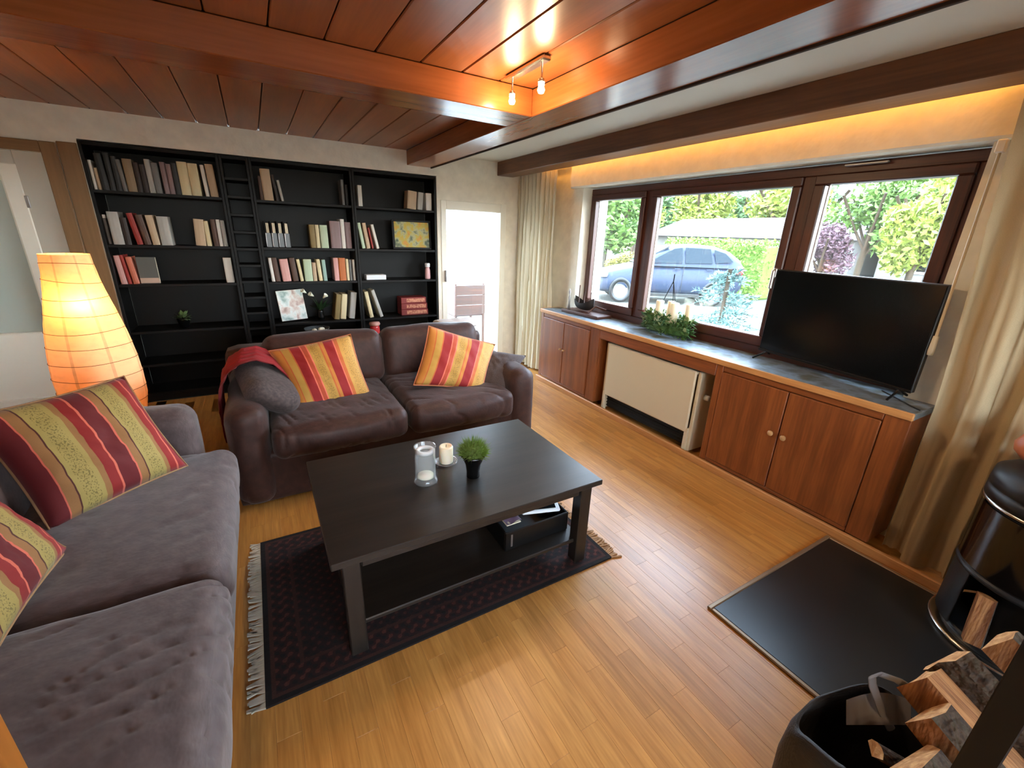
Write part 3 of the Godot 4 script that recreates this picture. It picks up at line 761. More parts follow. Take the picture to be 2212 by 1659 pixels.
func build_far_sofa() -> void:
	var s := thing("far_sofa", "dark brown two-seat sofa standing before the bookcases", "sofa")
	var m := MB.new(true); m.soft(Vector3(1.66, 0.165, 1.62), Vector3(1.84, 0.31, 0.98), 0.03, 12, Vector3.ZERO, wrinkle(1, 0.003, Vector3.UP, 1.0, 2.0)); obj("base", m, M.sofa_far, s)
	m = MB.new(true); m.soft(Vector3(1.66, 0.47, 1.22), Vector3(1.86, 0.50, 0.20), 0.06, 14, Vector3(0, 0.0, 0.01), wrinkle(2, 0.006, Vector3.UP, 1.0, 2.0)); obj("backrest", m, M.sofa_far, s)
	m = MB.new(true); m.soft(Vector3(0.835, 0.305, 1.66), Vector3(0.20, 0.59, 0.98), 0.085, 14, Vector3(0, 0.012, 0.01), wrinkle(3, 0.008, Vector3.BACK, 1.0, 2.0)); obj("armrest", m, M.sofa_far, s)
	m = MB.new(true); m.soft(Vector3(2.53, 0.305, 1.66), Vector3(0.20, 0.59, 0.98), 0.085, 14, Vector3(0, 0.012, 0.01), wrinkle(4, 0.008, Vector3.BACK, 1.0, 2.0)); obj("armrest", m, M.sofa_far, s)
	m = MB.new(true); m.soft(Vector3(1.305, 0.385, 1.80), Vector3(0.735, 0.19, 0.82), 0.06, 64, Vector3(0, 0.02, 0.03), wrinkle(5, 0.008, Vector3(0.25, 0, 1), 1.0, 9.0)); obj("seat_cushion", m, M.sofa_far, s)
	m = MB.new(true); m.soft(Vector3(2.055, 0.385, 1.80), Vector3(0.735, 0.19, 0.82), 0.06, 64, Vector3(0, 0.02, 0.03), wrinkle(6, 0.007, Vector3(1, 0, 0.6), 1.0, 6.0)); obj("seat_cushion", m, M.sofa_far, s)
	for i in 2:
		m = MB.new(true); m.soft(Vector3([1.33, 2.09][i], 0.62, 1.42), Vector3(0.77, 0.38, 0.20), 0.08, 22, Vector3(0, 0.015, 0.03), wrinkle(7 + i, 0.006, Vector3.RIGHT, 1.0, 3.0), Basis(Vector3.RIGHT, -0.16)); obj("back_cushion", m, M.sofa_far, s)
	for p in [[0.80, 2.05], [2.55, 2.05], [0.80, 1.2], [2.55, 1.2]]:
		m = MB.new(true); m.lathe([Vector2(0, 0), Vector2(0.022, 0), Vector2(0.028, 0.05), Vector2(0, 0.05)], Vector3(p[0], 0, p[1]), 12); obj("foot", m, M.black_wood, s)
	# loose cushions
	var c := thing("arm_cushion", "grey-brown plush cushion under the red blanket on the sofa arm", "cushion")
	m = MB.new(true); m.soft(Vector3(0.955, 0.60, 1.80), Vector3(0.30, 0.15, 0.44), 0.072, 20, Vector3(0.01, 0.02, 0.02), wrinkle(12, 0.006, Vector3.RIGHT, 1.0, 2.0), Basis(Vector3.BACK, -0.62) * Basis(Vector3.UP, 0.15)); obj("cover", m, M.plush, c)
	var z := 1.70
	striped([on_z(580, 758, 1.60), on_z(757, 722, 1.60), on_z(802, 856, 1.86), on_z(650, 890, 1.90)], 0.15, M.stripe_warm, M.copper, "orange and red striped pillow beside the red blanket on the far sofa")
	striped([on_z(926, 704, 1.70), on_z(1070, 744, 1.76), on_z(1042, 844, 2.02), on_z(893, 832, 1.94)], 0.13, M.stripe_warm, M.copper, "orange and red striped pillow leaning before the plain brown cushion")
	c = thing("arm_cushion", "plain brown cushion tucked in the sofa corner behind a striped pillow", "cushion")
	pillow([on_z(1030, 750, 1.66), on_z(1137, 768, 1.90), on_z(1088, 850, 2.06), on_z(1012, 840, 1.86)], 0.13, M.plush, c, "cover")
	c = thing("folded_cloth", "pale folded cloth lying on the window end of the sofa back", "cloth")
	m = MB.new(true); m.soft(Vector3(2.38, 0.775, 1.24), Vector3(0.36, 0.05, 0.18), 0.024, 18, Vector3(0, 0.012, 0), wrinkle(41, 0.010, Vector3.BACK, 1.0, 4.0)); obj("fold", m, mat(Color(0.80, 0.76, 0.74), 0.9), c)
	# red blanket over the arm and the plush cushion
	var b := thing("blanket", "red blanket draped over the left arm of the far sofa", "blanket")
	m = MB.new(true)
	var n := FastNoiseLite.new(); n.seed = 9; n.frequency = 3.0
	var prof := [Vector2(1.10, 0.565), Vector2(1.065, 0.645), Vector2(1.01, 0.72), Vector2(0.93, 0.765), Vector2(0.85, 0.76), Vector2(0.78, 0.715), Vector2(0.735, 0.64), Vector2(0.715, 0.55), Vector2(0.708, 0.45), Vector2(0.706, 0.35), Vector2(0.705, 0.26)]
	for side in [0, 1]:
		var P := []
		for i in 26:
			var row := PackedVector3Array()
			for j in 41:
				var t := j / 40.0 * (prof.size() - 1)
				var k := mini(int(t), prof.size() - 2)
				var q: Vector2 = prof[k].lerp(prof[k + 1], t - k)
				var zz := lerpf(1.42, 1.78, i / 25.0) + 0.10 * (1.0 - absf(2.0 * j / 40.0 - 1.0)) + 0.012 * sin(i * 0.9 + j * 0.2)
				var lift := 0.004 + 0.007 * n.get_noise_2d(q.x * 6.0 + q.y * 3.0, zz * 9.0) + 0.006 * sin(i * 1.1)
				row.append(Vector3(q.x - lift * 0.7 - side * 0.003, q.y + lift - side * 0.004, zz))
			P.append(row)
		m.grid(P, Vector2(1, 1), Vector3(0.86, 0.4, 1.7))
	obj("cloth", m, M.red_cloth, b)

func build_left_sofa() -> void:
	var s := thing("left_sofa", "dark aubergine suede sofa carrying olive and maroon striped pillows", "sofa")
	var m := MB.new(true); m.soft(Vector3(0.27, 0.165, 3.20), Vector3(0.94, 0.27, 2.10), 0.03, 12); obj("base", m, M.sofa_left, s)
	m = MB.new(true); m.soft(Vector3(-0.12, 0.44, 3.20), Vector3(0.20, 0.52, 2.10), 0.07, 14, Vector3.ZERO, wrinkle(21, 0.006, Vector3.UP, 1.0, 2.0)); obj("backrest", m, M.sofa_left, s)
	m = MB.new(true); m.soft(Vector3(0.22, 0.36, 2.145), Vector3(0.84, 0.62, 0.21), 0.085, 18, Vector3(0, 0.01, 0), wrinkle(22, 0.006, Vector3.RIGHT, 1.0, 2.0)); obj("armrest", m, M.sofa_left, s)
	m = MB.new(true); m.soft(Vector3(0.22, 0.36, 4.16), Vector3(0.84, 0.60, 0.18), 0.08, 12); obj("armrest", m, M.sofa_left, s)
	m = MB.new(true); m.soft(Vector3(0.36, 0.365, 2.70), Vector3(0.84, 0.20, 0.93), 0.065, 72, Vector3(0.012, 0.02, 0.0), wrinkle(23, 0.006, Vector3(1, 0, -0.7), 1.0, 4.5)); obj("seat_cushion", m, M.sofa_left, s)
	m = MB.new(true); m.soft(Vector3(0.36, 0.365, 3.62), Vector3(0.84, 0.20, 0.90), 0.065, 84, Vector3(0.012, 0.025, 0.0), wrinkle(24, 0.009, Vector3(1, 0, -0.35), 1.0, 8.0)); obj("seat_cushion", m, M.sofa_left, s)
	for i in 2:
		m = MB.new(true); m.soft(Vector3(0.03, 0.62, [2.72, 3.62][i]), Vector3(0.20, 0.40, 0.88), 0.08, 18, Vector3(0.03, 0.01, 0), wrinkle(25 + i, 0.006, Vector3.BACK, 1.0, 2.0), Basis(Vector3.BACK, 0.14)); obj("back_cushion", m, M.sofa_left, s)
	for p in [[0.66, 2.22], [0.66, 4.18], [-0.12, 2.22], [-0.12, 4.18]]:
		m = MB.new(true); m.lathe([Vector2(0, 0), Vector2(0.022, 0), Vector2(0.028, 0.04), Vector2(0, 0.04)], Vector3(p[0], 0, p[1]), 12); obj("foot", m, M.black_wood, s)
	# pillow leaning in the corner: corners found on the seat, leaning back
	striped(lean(405, 1006, 110, 1150, 0.475, 0.46, 0.58), 0.17, M.stripe_olive, M.fringe_tan, "large maroon and olive striped pillow leaning below the paper lamp")
	striped(lean(147, 1186, -45, 1470, 0.475, 0.46, 0.5), 0.15, M.stripe_olive, M.fringe_tan, "olive and maroon striped pillow on the near seat cushion")
	# tall oak cabinet whose corner stands beside the viewer
	var c := thing("oak_cabinet", "oak cabinet corner standing beside the near end of the sofa", "cabinet", Vector3(0.842, 0, 4.28))
	bar(c, "body", Vector3(-0.60, 0.06, 0.02), Vector3(0.0, 1.56, 0.42), M.oak)
	bar(c, "top_panel", Vector3(-0.62, 1.56, 0.0), Vector3(0.005, 1.60, 0.43), M.oak, 0)
	bar(c, "plinth", Vector3(-0.58, 0.0, 0.04), Vector3(-0.02, 0.06, 0.40), M.oak, 0)
	bar(c, "door", Vector3(-0.59, 0.08, 0.0), Vector3(-0.003, 1.54, 0.019), M.oak)

# a pillow whose lower edge is seen from pixel A (right) to pixel B (left) on the plane y, leaning back by an angle
func lean(ua: float, va: float, ub: float, vb: float, y: float, h: float, angle: float) -> Array:
	var a := on_y(ua, va, y); var b := on_y(ub, vb, y)
	var n := (a - b).cross(Vector3.UP).normalized()
	if n.dot(EYE - a) < 0: n = -n
	var up := Vector3.UP * cos(angle) - n * sin(angle)
	return [b + up * h, a + up * h, a, b]

func build_table() -> void:
	var x0 := 1.068; var x1 := 2.218; var z0 := 2.570; var z1 := 3.322; var h := 0.46
	var t := thing("coffee_table", "black-brown wooden coffee table with a lower shelf", "table")
	bar(t, "tabletop", Vector3(x0, h - 0.026, z0), Vector3(x1, h, z1), M.table, 0, 0.003)
	bar(t, "apron", Vector3(x0 + 0.10, h - 0.075, z1 - 0.055), Vector3(x1 - 0.10, h - 0.026, z1 - 0.035), M.table, 0)
	bar(t, "apron", Vector3(x0 + 0.10, h - 0.075, z0 + 0.035), Vector3(x1 - 0.10, h - 0.026, z0 + 0.055), M.table, 0)
	bar(t, "apron", Vector3(x0 + 0.045, h - 0.075, z0 + 0.09), Vector3(x0 + 0.065, h - 0.026, z1 - 0.09), M.table, 2)
	bar(t, "apron", Vector3(x1 - 0.065, h - 0.075, z0 + 0.09), Vector3(x1 - 0.045, h - 0.026, z1 - 0.09), M.table, 2)
	for x in [x0 + 0.035, x1 - 0.095]:
		for z in [z0 + 0.025, z1 - 0.085]: bar(t, "leg", Vector3(x, 0.012, z), Vector3(x + 0.06, h - 0.026, z + 0.06), M.table, 1, 0.004)
	bar(t, "lower_shelf", Vector3(x0 + 0.05, 0.115, z0 + 0.05), Vector3(x1 - 0.05, 0.135, z1 - 0.05), M.table, 0)
	# rug under it
	var r := thing("rug", "dark maroon patterned oriental rug under the coffee table", "rug")
	var m := MB.new(true)
	var rx0 := 0.825; var rx1 := 2.315; var rz0 := 2.455; var rz1 := 3.345
	var P := []
	for i in 31:
		var row := PackedVector3Array()
		for j in 51: row.append(Vector3(lerpf(rx0, rx1, j / 50.0), 0.010, lerpf(rz0, rz1, i / 30.0)))
		P.append(row)
	m.grid(P, Vector2.ONE, Vector3(1.5, -1, 3)); obj("pile", m, M.rug, r)
	bar(r, "backing", Vector3(rx0, 0.0005, rz0), Vector3(rx1, 0.0095, rz1), M.rug, 0, 0.001)
	for side in 2:
		m = MB.new()
		for i in 110:
			var z := lerpf(rz0, rz1, (i + 0.5) / 110.0)
			var l := rng.randf_range(0.035, 0.055); var a := rng.randf_range(-0.02, 0.02)
			var x := rx0 if side == 0 else rx1
			var d := -1.0 if side == 0 else 1.0
			m.prism([Vector3(x, 0.002, z - 0.0035), Vector3(x, 0.008, z - 0.0035), Vector3(x, 0.008, z + 0.0035), Vector3(x, 0.002, z + 0.0035)], Vector3(d * l, -0.0, a))
		var o := obj("fringe", m, M.fringe if side == 0 else M.fringe_tan, r); o.set_meta("kind", "stuff")
	# things on the table
	var p := on_y(920, 1040, h)
	var g := thing("glass_cylinder", "clear glass cylinder holder on the coffee table", "glass", Vector3(p.x, h, p.z))
	g.scale = Vector3(1.28, 1.28, 1.28)
	m = MB.new(true); m.lathe([Vector2(0, 0.0), Vector2(0.036, 0.0), Vector2(0.040, 0.006), Vector2(0.037, 0.014), Vector2(0.034, 0.02), Vector2(0.034, 0.13), Vector2(0.0365, 0.1325), Vector2(0.036, 0.135), Vector2(0.031, 0.133), Vector2(0.031, 0.022), Vector2(0, 0.018)], Vector3.ZERO, 36); obj("wall", m, M.clear, g)
	m = MB.new(true); m.lathe([Vector2(0, 0.02), Vector2(0.027, 0.02), Vector2(0.027, 0.028), Vector2(0.0, 0.03)], Vector3.ZERO, 24); obj("candle_stub", m, M.wax, g)
	m = MB.new(true); m.lathe([Vector2(0.018, 0.112), Vector2(0.030, 0.112), Vector2(0.030, 0.122), Vector2(0.018, 0.122), Vector2(0.018, 0.112)], Vector3.ZERO, 24); obj("insert_ring", m, M.white_plastic, g)
	p = on_y(964, 1000, h)
	var ca := thing("pillar_candle", "cream pillar candle on a glass dish on the coffee table", "candle", Vector3(p.x, h, p.z))
	ca.scale = Vector3(1.2, 1.12, 1.2)
	m = MB.new(true); m.lathe([Vector2(0, 0.008), Vector2(0.027, 0.008), Vector2(0.027, 0.075), Vector2(0.024, 0.081), Vector2(0.018, 0.078), Vector2(0, 0.074)], Vector3.ZERO, 28); obj("wax", m, M.wax, ca)
	m = MB.new(true); m.lathe([Vector2(0, 0.0), Vector2(0.034, 0.0), Vector2(0.042, 0.006), Vector2(0.044, 0.012), Vector2(0.041, 0.011), Vector2(0.033, 0.006), Vector2(0, 0.005)], Vector3.ZERO, 32); obj("dish", m, M.clear, ca)
	m = MB.new(true); m.tube([Vector3(0, 0.072, 0), Vector3(0.001, 0.086, 0)], 0.0012, 6); obj("wick", m, M.plastic, ca)
	p = on_y(1022, 1028, h)
	var pl := thing("potted_moss", "round green plant in a flared black vase on the coffee table", "plant", Vector3(p.x, h, p.z))
	pl.scale = Vector3(1.12, 1.28, 1.12)
	m = MB.new(true); m.lathe([Vector2(0, 0), Vector2(0.026, 0), Vector2(0.026, 0.02), Vector2(0.031, 0.05), Vector2(0.043, 0.075), Vector2(0.053, 0.088), Vector2(0.049, 0.087), Vector2(0, 0.08)], Vector3.ZERO, 30); obj("vase", m, M.black_pot, pl)
	m = MB.new()
	for i in 900:
		var d := Vector3(rng.randfn(), absf(rng.randfn()) * 0.9 + 0.05, rng.randfn()).normalized()
		var at := Vector3(d.x * 0.056, 0.088 + d.y * 0.045, d.z * 0.056) * Vector3(1, 1, 1) * 1.0
		var tip := at + (d + Vector3(rng.randfn(), rng.randfn(), rng.randfn()) * 0.35) * rng.randf_range(0.008, 0.022)
		var sd := d.cross(Vector3(rng.randfn(), rng.randfn(), rng.randfn())).normalized() * 0.0022
		m.tri(at - d * 0.02 - sd, at - d * 0.02 + sd, tip, d)
	for i in 160:
		var d := Vector3(rng.randfn(), absf(rng.randfn()) + 0.1, rng.randfn()).normalized()
		var at := Vector3(d.x * 0.05, 0.085 + d.y * 0.04, d.z * 0.05)
		m.tri(at + Vector3(-0.008, 0, 0), at + Vector3(0.008, 0, 0.003), at + Vector3(0, 0.01, 0.006), d)
	var fo := obj("foliage", m, M.leaf, pl); fo.set_meta("kind", "stuff")
	m = MB.new(true); m.lathe([Vector2(0, 0.07), Vector2(0.04, 0.078), Vector2(0.048, 0.10), Vector2(0.035, 0.122), Vector2(0, 0.13)], Vector3.ZERO, 20); obj("moss_core", m, M.leaf, pl)
	# box on the lower shelf
	var sy := 0.135
	var q := Vector3(1.965, sy + 0.001, 3.06)
	var bxn := thing("storage_box", "black open storage box on the lower table shelf", "box", q)
	bar(bxn, "front_side", Vector3(-0.175, 0, 0.13), Vector3(0.175, 0.10, 0.14), M.plastic, 0); bar(bxn, "back_side", Vector3(-0.175, 0, -0.14), Vector3(0.175, 0.10, -0.13), M.plastic, 0)
	bar(bxn, "left_side", Vector3(-0.175, 0, -0.13), Vector3(-0.165, 0.10, 0.13), M.plastic); bar(bxn, "right_side", Vector3(0.165, 0, -0.13), Vector3(0.175, 0.10, 0.13), M.plastic)
	bar(bxn, "bottom", Vector3(-0.165, 0, -0.13), Vector3(0.165, 0.008, 0.13), M.plastic)
	bar(bxn, "label_holder", Vector3(-0.148, 0.02, 0.14), Vector3(-0.138, 0.085, 0.144), M.pewter)
	var tab := thing("game_console", "white rimmed handheld device lying on the black storage box", "device", q + Vector3(0.065, 0.118, 0.03))
	tab.rotation = Vector3(0.22, -0.3, 0.0)
	bar(tab, "shell", Vector3(-0.095, 0, -0.07), Vector3(0.095, 0.016, 0.07), M.white_plastic, 0, 0.006); bar(tab, "screen", Vector3(-0.06, 0.015, -0.055), Vector3(0.075, 0.018, 0.055), M.screen, 0, 0.001)
	m = MB.new(true); m.lathe([Vector2(0, 0.017), Vector2(0.026, 0.017), Vector2(0.024, 0.022), Vector2(0, 0.023)], Vector3(0.035, 0, -0.02), 18); obj("dial", m, M.leather_gray, tab)
	var rem := thing("magazine", "crumpled purple-grey brochure lying on the black storage box", "magazine", q + Vector3(-0.105, 0.102, 0.06))
	m = MB.new(true); P = []
	for i in 9:
		var row := PackedVector3Array()
		for j in 9: row.append(Vector3(-0.045 + 0.01 * j, 0.004 + 0.010 * sin(j * 0.8) * sin(i * 0.7) + 0.01, -0.055 + 0.0125 * i))
		P.append(row)
	m.grid(P); obj("cover", m, mat(Color(0.45, 0.36, 0.45), 0.6), rem)
	bar(rem, "pages", Vector3(-0.042, 0, -0.05), Vector3(0.032, 0.006, 0.042), M.page, 0, 0.001)

func lamp_mat(c: Color, e: float) -> StandardMaterial3D:
	var m := mat(Color(1, 0.95, 0.85), 0.4); m.emission_enabled = true; m.emission = c; m.emission_energy_multiplier = e; return m
func omni(parent: Node, at: Vector3, c: Color, e: float, size: float) -> void:
	var o := OmniLight3D.new(); o.name = "light"; parent.add_child(o, true); o.position = at; o.light_color = c; o.light_energy = e; o.light_size = size; o.omni_range = 12.0; o.omni_attenuation = 2.0; o.shadow_enabled = true

func build_lamps() -> void:
	# rice paper floor lamp
	var l := thing("floor_lamp", "glowing cream rice paper floor lamp behind the left sofa", "lamp", Vector3(0.165, 0, 1.5))
	var m := MB.new(true)
	var prof := [Vector2(0.115, 0.30), Vector2(0.15, 0.42), Vector2(0.175, 0.56), Vector2(0.178, 0.68), Vector2(0.170, 0.80), Vector2(0.155, 0.92), Vector2(0.133, 1.04), Vector2(0.113, 1.14), Vector2(0.100, 1.23), Vector2(0.092, 1.32)]
	var sm := []
	for i in prof.size() - 1:
		for k in 4: sm.append(prof[i].lerp(prof[i + 1], k / 4.0))
	sm.append(prof[-1])
	var nz := FastNoiseLite.new(); nz.seed = 4; nz.frequency = 4.0
	var P := []
	for p in sm:
		var row := PackedVector3Array()
		for i in 57:
			var a := TAU * (i % 56) / 56.0
			var r: float = p.x * (1.0 + 0.035 * cos(4.0 * a + 0.5)) + 0.003 * nz.get_noise_3d(cos(a), sin(a), p.y * 3.0)
			row.append(Vector3(cos(a) * r, p.y, sin(a) * r))
		P.append(row)
	m.grid(P, Vector2.ONE, Vector3(0, 0.8, 0)); obj("shade", m, M.paper_shade, l)
	for i in 12:
		var y := 0.36 + i * 0.083
		var tl := rng.randf_range(-0.18, 0.18); var ph := rng.randf() * TAU
		var pts := []
		for k in 40:
			var a := TAU * k / 40.0
			var yy := clampf(y + tl * 0.12 * cos(a + ph), 0.31, 1.315)
			var q := 0
			while q < prof.size() - 2 and prof[q + 1].y < yy: q += 1
			var r: float = lerpf(prof[q].x, prof[q + 1].x, (yy - prof[q].y) / (prof[q + 1].y - prof[q].y)) * (1.0 + 0.035 * cos(4.0 * a + 0.5)) + 0.0025
			pts.append(Vector3(cos(a) * r, yy, sin(a) * r))
		var w := MB.new(true); w.tube(pts, 0.0014, 5, true); obj("wire_ring", w, M.wire, l)
	m = MB.new(true); m.tube([Vector3(0, 0.02, 0), Vector3(0, 0.98, 0)], 0.007); obj("pole", m, M.plastic, l)
	m = MB.new(true); m.lathe([Vector2(0, 0), Vector2(0.12, 0), Vector2(0.12, 0.012), Vector2(0.02, 0.022), Vector2(0, 0.022)]); obj("base", m, M.plastic, l)
	m = MB.new(true); m.lathe([Vector2(0, 0.98), Vector2(0.018, 0.98), Vector2(0.018, 1.03), Vector2(0, 1.03)], Vector3.ZERO, 16); obj("socket", m, M.white_plastic, l)
	var at := Vector3(0.025, 1.075, 0.080)
	m = MB.new(true); m.lathe([Vector2(0, -0.045), Vector2(0.014, -0.04), Vector2(0.02, -0.02), Vector2(0.03, 0.0), Vector2(0.028, 0.02), Vector2(0.015, 0.032), Vector2(0, 0.035)], at, 20); obj("bulb", m, lamp_mat(Color(1.0, 0.72, 0.38), 6.0), l)
	omni(l, at, Color(1.0, 0.78, 0.50), 0.14, 0.03)
	spot_bar(Vector3(2.2, CEIL, 2.54), [on_x(1106, 215, 2.2), on_x(1169, 190, 2.2)], 0.125, "small chrome ceiling light bar with two lit bulbs by the beams")
	# unseen twin added behind the viewer to brighten the room
	spot_bar(Vector3(0.9, CEIL, 6.0), [Vector3(0.9, 2.12, 5.87), Vector3(0.9, 2.12, 6.13)], 0.14, "unseen chrome ceiling light bar added at the back to brighten the room")

func spot_bar(at: Vector3, bulbs: Array, e: float, label: String) -> void:
	var c := thing("ceiling_spotlight", label, "lamp", at, "ceiling light bars")
	var m := MB.new(); m.box(Vector3(0, -0.0115, 0), Vector3(0.045, 0.022, 0.34), 0.006, 2); obj("bar", m, M.steel, c)
	for q in bulbs:
		var b: Vector3 = q - at
		var head := Node3D.new(); head.name = "spot_head"; c.add_child(head, true)
		m = MB.new(true); m.tube([Vector3(b.x, -0.02, b.z), Vector3(b.x, b.y + 0.03, b.z)], 0.005); obj("stem", m, M.steel, head)
		m = MB.new(true); m.lathe([Vector2(0.010, 0.035), Vector2(0.013, 0.035), Vector2(0.016, 0.022), Vector2(0.015, 0.022), Vector2(0.010, 0.035)], b, 18); obj("holder", m, M.steel, head)
		m = MB.new(true); m.lathe([Vector2(0, -0.022), Vector2(0.012, -0.02), Vector2(0.017, -0.008), Vector2(0.014, 0.002), Vector2(0.012, 0.004), Vector2(0.0145, 0.012), Vector2(0.013, 0.021), Vector2(0, 0.024)], b, 20); obj("bulb", m, lamp_mat(Color(1.0, 0.82, 0.56), 9.0), head)
		omni(c, b, Color(1.0, 0.85, 0.66), e * 0.5, 0.017)
		var sp := SpotLight3D.new(); sp.name = "beam_light"; c.add_child(sp, true); sp.position = b - Vector3(0, 0.024, 0); sp.rotation = Vector3(-PI / 2, 0, 0)
		sp.light_color = Color(1.0, 0.87, 0.70); sp.light_energy = e; sp.light_size = 0.02; sp.spot_angle = 82.0; sp.spot_angle_attenuation = 0.3; sp.spot_range = 10.0; sp.spot_attenuation = 2.0; sp.shadow_enabled = true

# crank of the roller shutter on the window reveal
func build_crank() -> void:
	var t := thing("shutter_crank", "beige roller shutter crank hanging beside the television", "crank")
	var m := MB.new(true); m.tube([Vector3(3.715, 1.90, 3.835), Vector3(3.71, 1.06, 3.85)], 0.006, 10); obj("rod", m, M.heater, t)
	m = MB.new(true); m.lathe([Vector2(0, 0), Vector2(0.011, 0.0), Vector2(0.013, 0.02), Vector2(0.011, 0.09), Vector2(0, 0.095)], Vector3(3.71, 1.02, 3.85), 16); obj("grip", m, M.heater, t)
	m = MB.new(); m.box(Vector3(3.716, 1.905, 3.835), Vector3(0.03, 0.05, 0.03), 0.004); obj("gear_box", m, M.white_plastic, t)

func build_tv() -> void:
	var a := on_x(1640, 744, 3.845); var b := on_x(1967, 848, 3.70)
	var mid := (a + b) * 0.5
	var dir := Vector3(b.x - a.x, 0, b.z - a.z)
	var w := dir.length()
	var t := thing("television", "black flat-screen television standing on the stone worktop", "television", Vector3(mid.x, 0.775, mid.z))
	t.rotation.y = atan2(-dir.z, dir.x)   # local x runs along the screen
	var h := 0.525; var y0 := 0.045
	var m := MB.new(); m.box(Vector3(0, y0 + h / 2, -0.02), Vector3(w, h, 0.03), 0.004); obj("housing", m, M.plastic, t)
	m = MB.new(); m.box(Vector3(0, y0 + h / 2 + 0.004, -0.0035), Vector3(w - 0.014, h - 0.024, 0.004), 0.001); obj("screen", m, M.screen, t)
	m = MB.new(); m.box(Vector3(0, y0 + 0.006, -0.002), Vector3(w, 0.012, 0.006), 0.001, 0); obj("lower_bezel", m, M.dark_metal, t)
	m = MB.new(); m.box(Vector3(0, y0 + 0.16, -0.05), Vector3(w * 0.6, 0.26, 0.04), 0.01); obj("rear_cover", m, M.plastic, t)
	for sx in [-1, 1]:
		var x: float = sx * (w / 2 - 0.055)
		m = MB.new(true); m.tube([Vector3(x, y0 + 0.01, -0.02), Vector3(x + sx * 0.005, 0.03, 0.02), Vector3(x + sx * 0.012, 0.006, 0.085)], 0.006); m.tube([Vector3(x, y0 + 0.01, -0.02), Vector3(x + sx * 0.005, 0.03, -0.04), Vector3(x + sx * 0.012, 0.006, -0.09)], 0.006); obj("foot", m, M.plastic, t)
	var c := thing("power_cable", "thin dark cable lying on the worktop beside the television", "cable")
	m = MB.new(true); m.tube([Vector3(3.78, 0.779, 3.70), Vector3(3.70, 0.779, 3.80), Vector3(3.64, 0.779, 3.86), Vector3(3.60, 0.779, 3.915)], 0.003, 6); obj("cord", m, M.plastic, c)

func arc_wall(m: MB, c: Vector3, r: float, y0: float, y1: float, a0: float, a1: float, n := 20) -> void:
	for s in [0, 1]:
		var P := []
		for y in [y0, y1]:
			var row := PackedVector3Array()
			for i in n + 1:
				var a := lerpf(a0, a1, float(i) / n)
				row.append(c + Vector3(cos(a) * (r - s * 0.006), y, sin(a) * (r - s * 0.006)))
			P.append(row)
		m.grid(P, Vector2.ONE, c + Vector3(0, (y0 + y1) * 0.5, 0))

func make_log(end: Vector3, d: Vector3, length: float, rad: float, open: float, roll: float, label: String) -> void:
	d = d.normalized()
	var t := thing("split_log", label, "firewood", Vector3.ZERO, "split firewood logs")
	var a := d.cross(Vector3.UP).normalized().rotated(d, roll); var b := d.cross(a).normalized()
	var pts := [-(a * cos(open * 0.5) + Vector3.ZERO) * rad * 0.62]
	var arc := []
	for i in 6:
		var w := lerpf(-open * 0.5, open * 0.5, i / 5.0)
		var k := rad * rng.randf_range(0.94, 1.04)
		arc.append(a * cos(w) * k - a * rad * 0.62 * cos(open * 0.5) + b * sin(w) * k)
	pts.append_array(arc)
	var near := []; var far := []
	for p in pts: near.append(end + p + d * rng.randf_range(-0.004, 0.004)); far.append(end + p * rng.randf_range(0.9, 1.05) + d * length)
	var wood := MB.new(); var bark := MB.new(); var ends := MB.new()
	var mid := end + d * length * 0.5
	for i in pts.size():
		var j := (i + 1) % pts.size()
		var n: Vector3 = (near[j] - near[i]).cross(d).normalized()
		if n.dot((near[i] + near[j]) * 0.5 + d * length * 0.5 - mid) < 0: n = -n
		var mb: MB = wood if (i == 0 or j == 0) else bark
		# long faces, cut in strips with a little unevenness
		var prev_a: Vector3 = near[i]; var prev_b: Vector3 = near[j]
		for k in range(1, 6):
			var ta: Vector3 = near[i].lerp(far[i], k / 5.0); var tb: Vector3 = near[j].lerp(far[j], k / 5.0)
			mb.tri(prev_a, prev_b, tb, n, 1); mb.tri(prev_a, tb, ta, n, 1)
			prev_a = ta; prev_b = tb
	ends.face(near, -d); var ends2 := MB.new(); ends2.face(far, d); obj("cut_end", ends2, M.log_end, t)
	obj("split_face", wood, M.log_wood, t); obj("bark", bark, M.bark, t); obj("cut_end", ends, M.log_end, t)

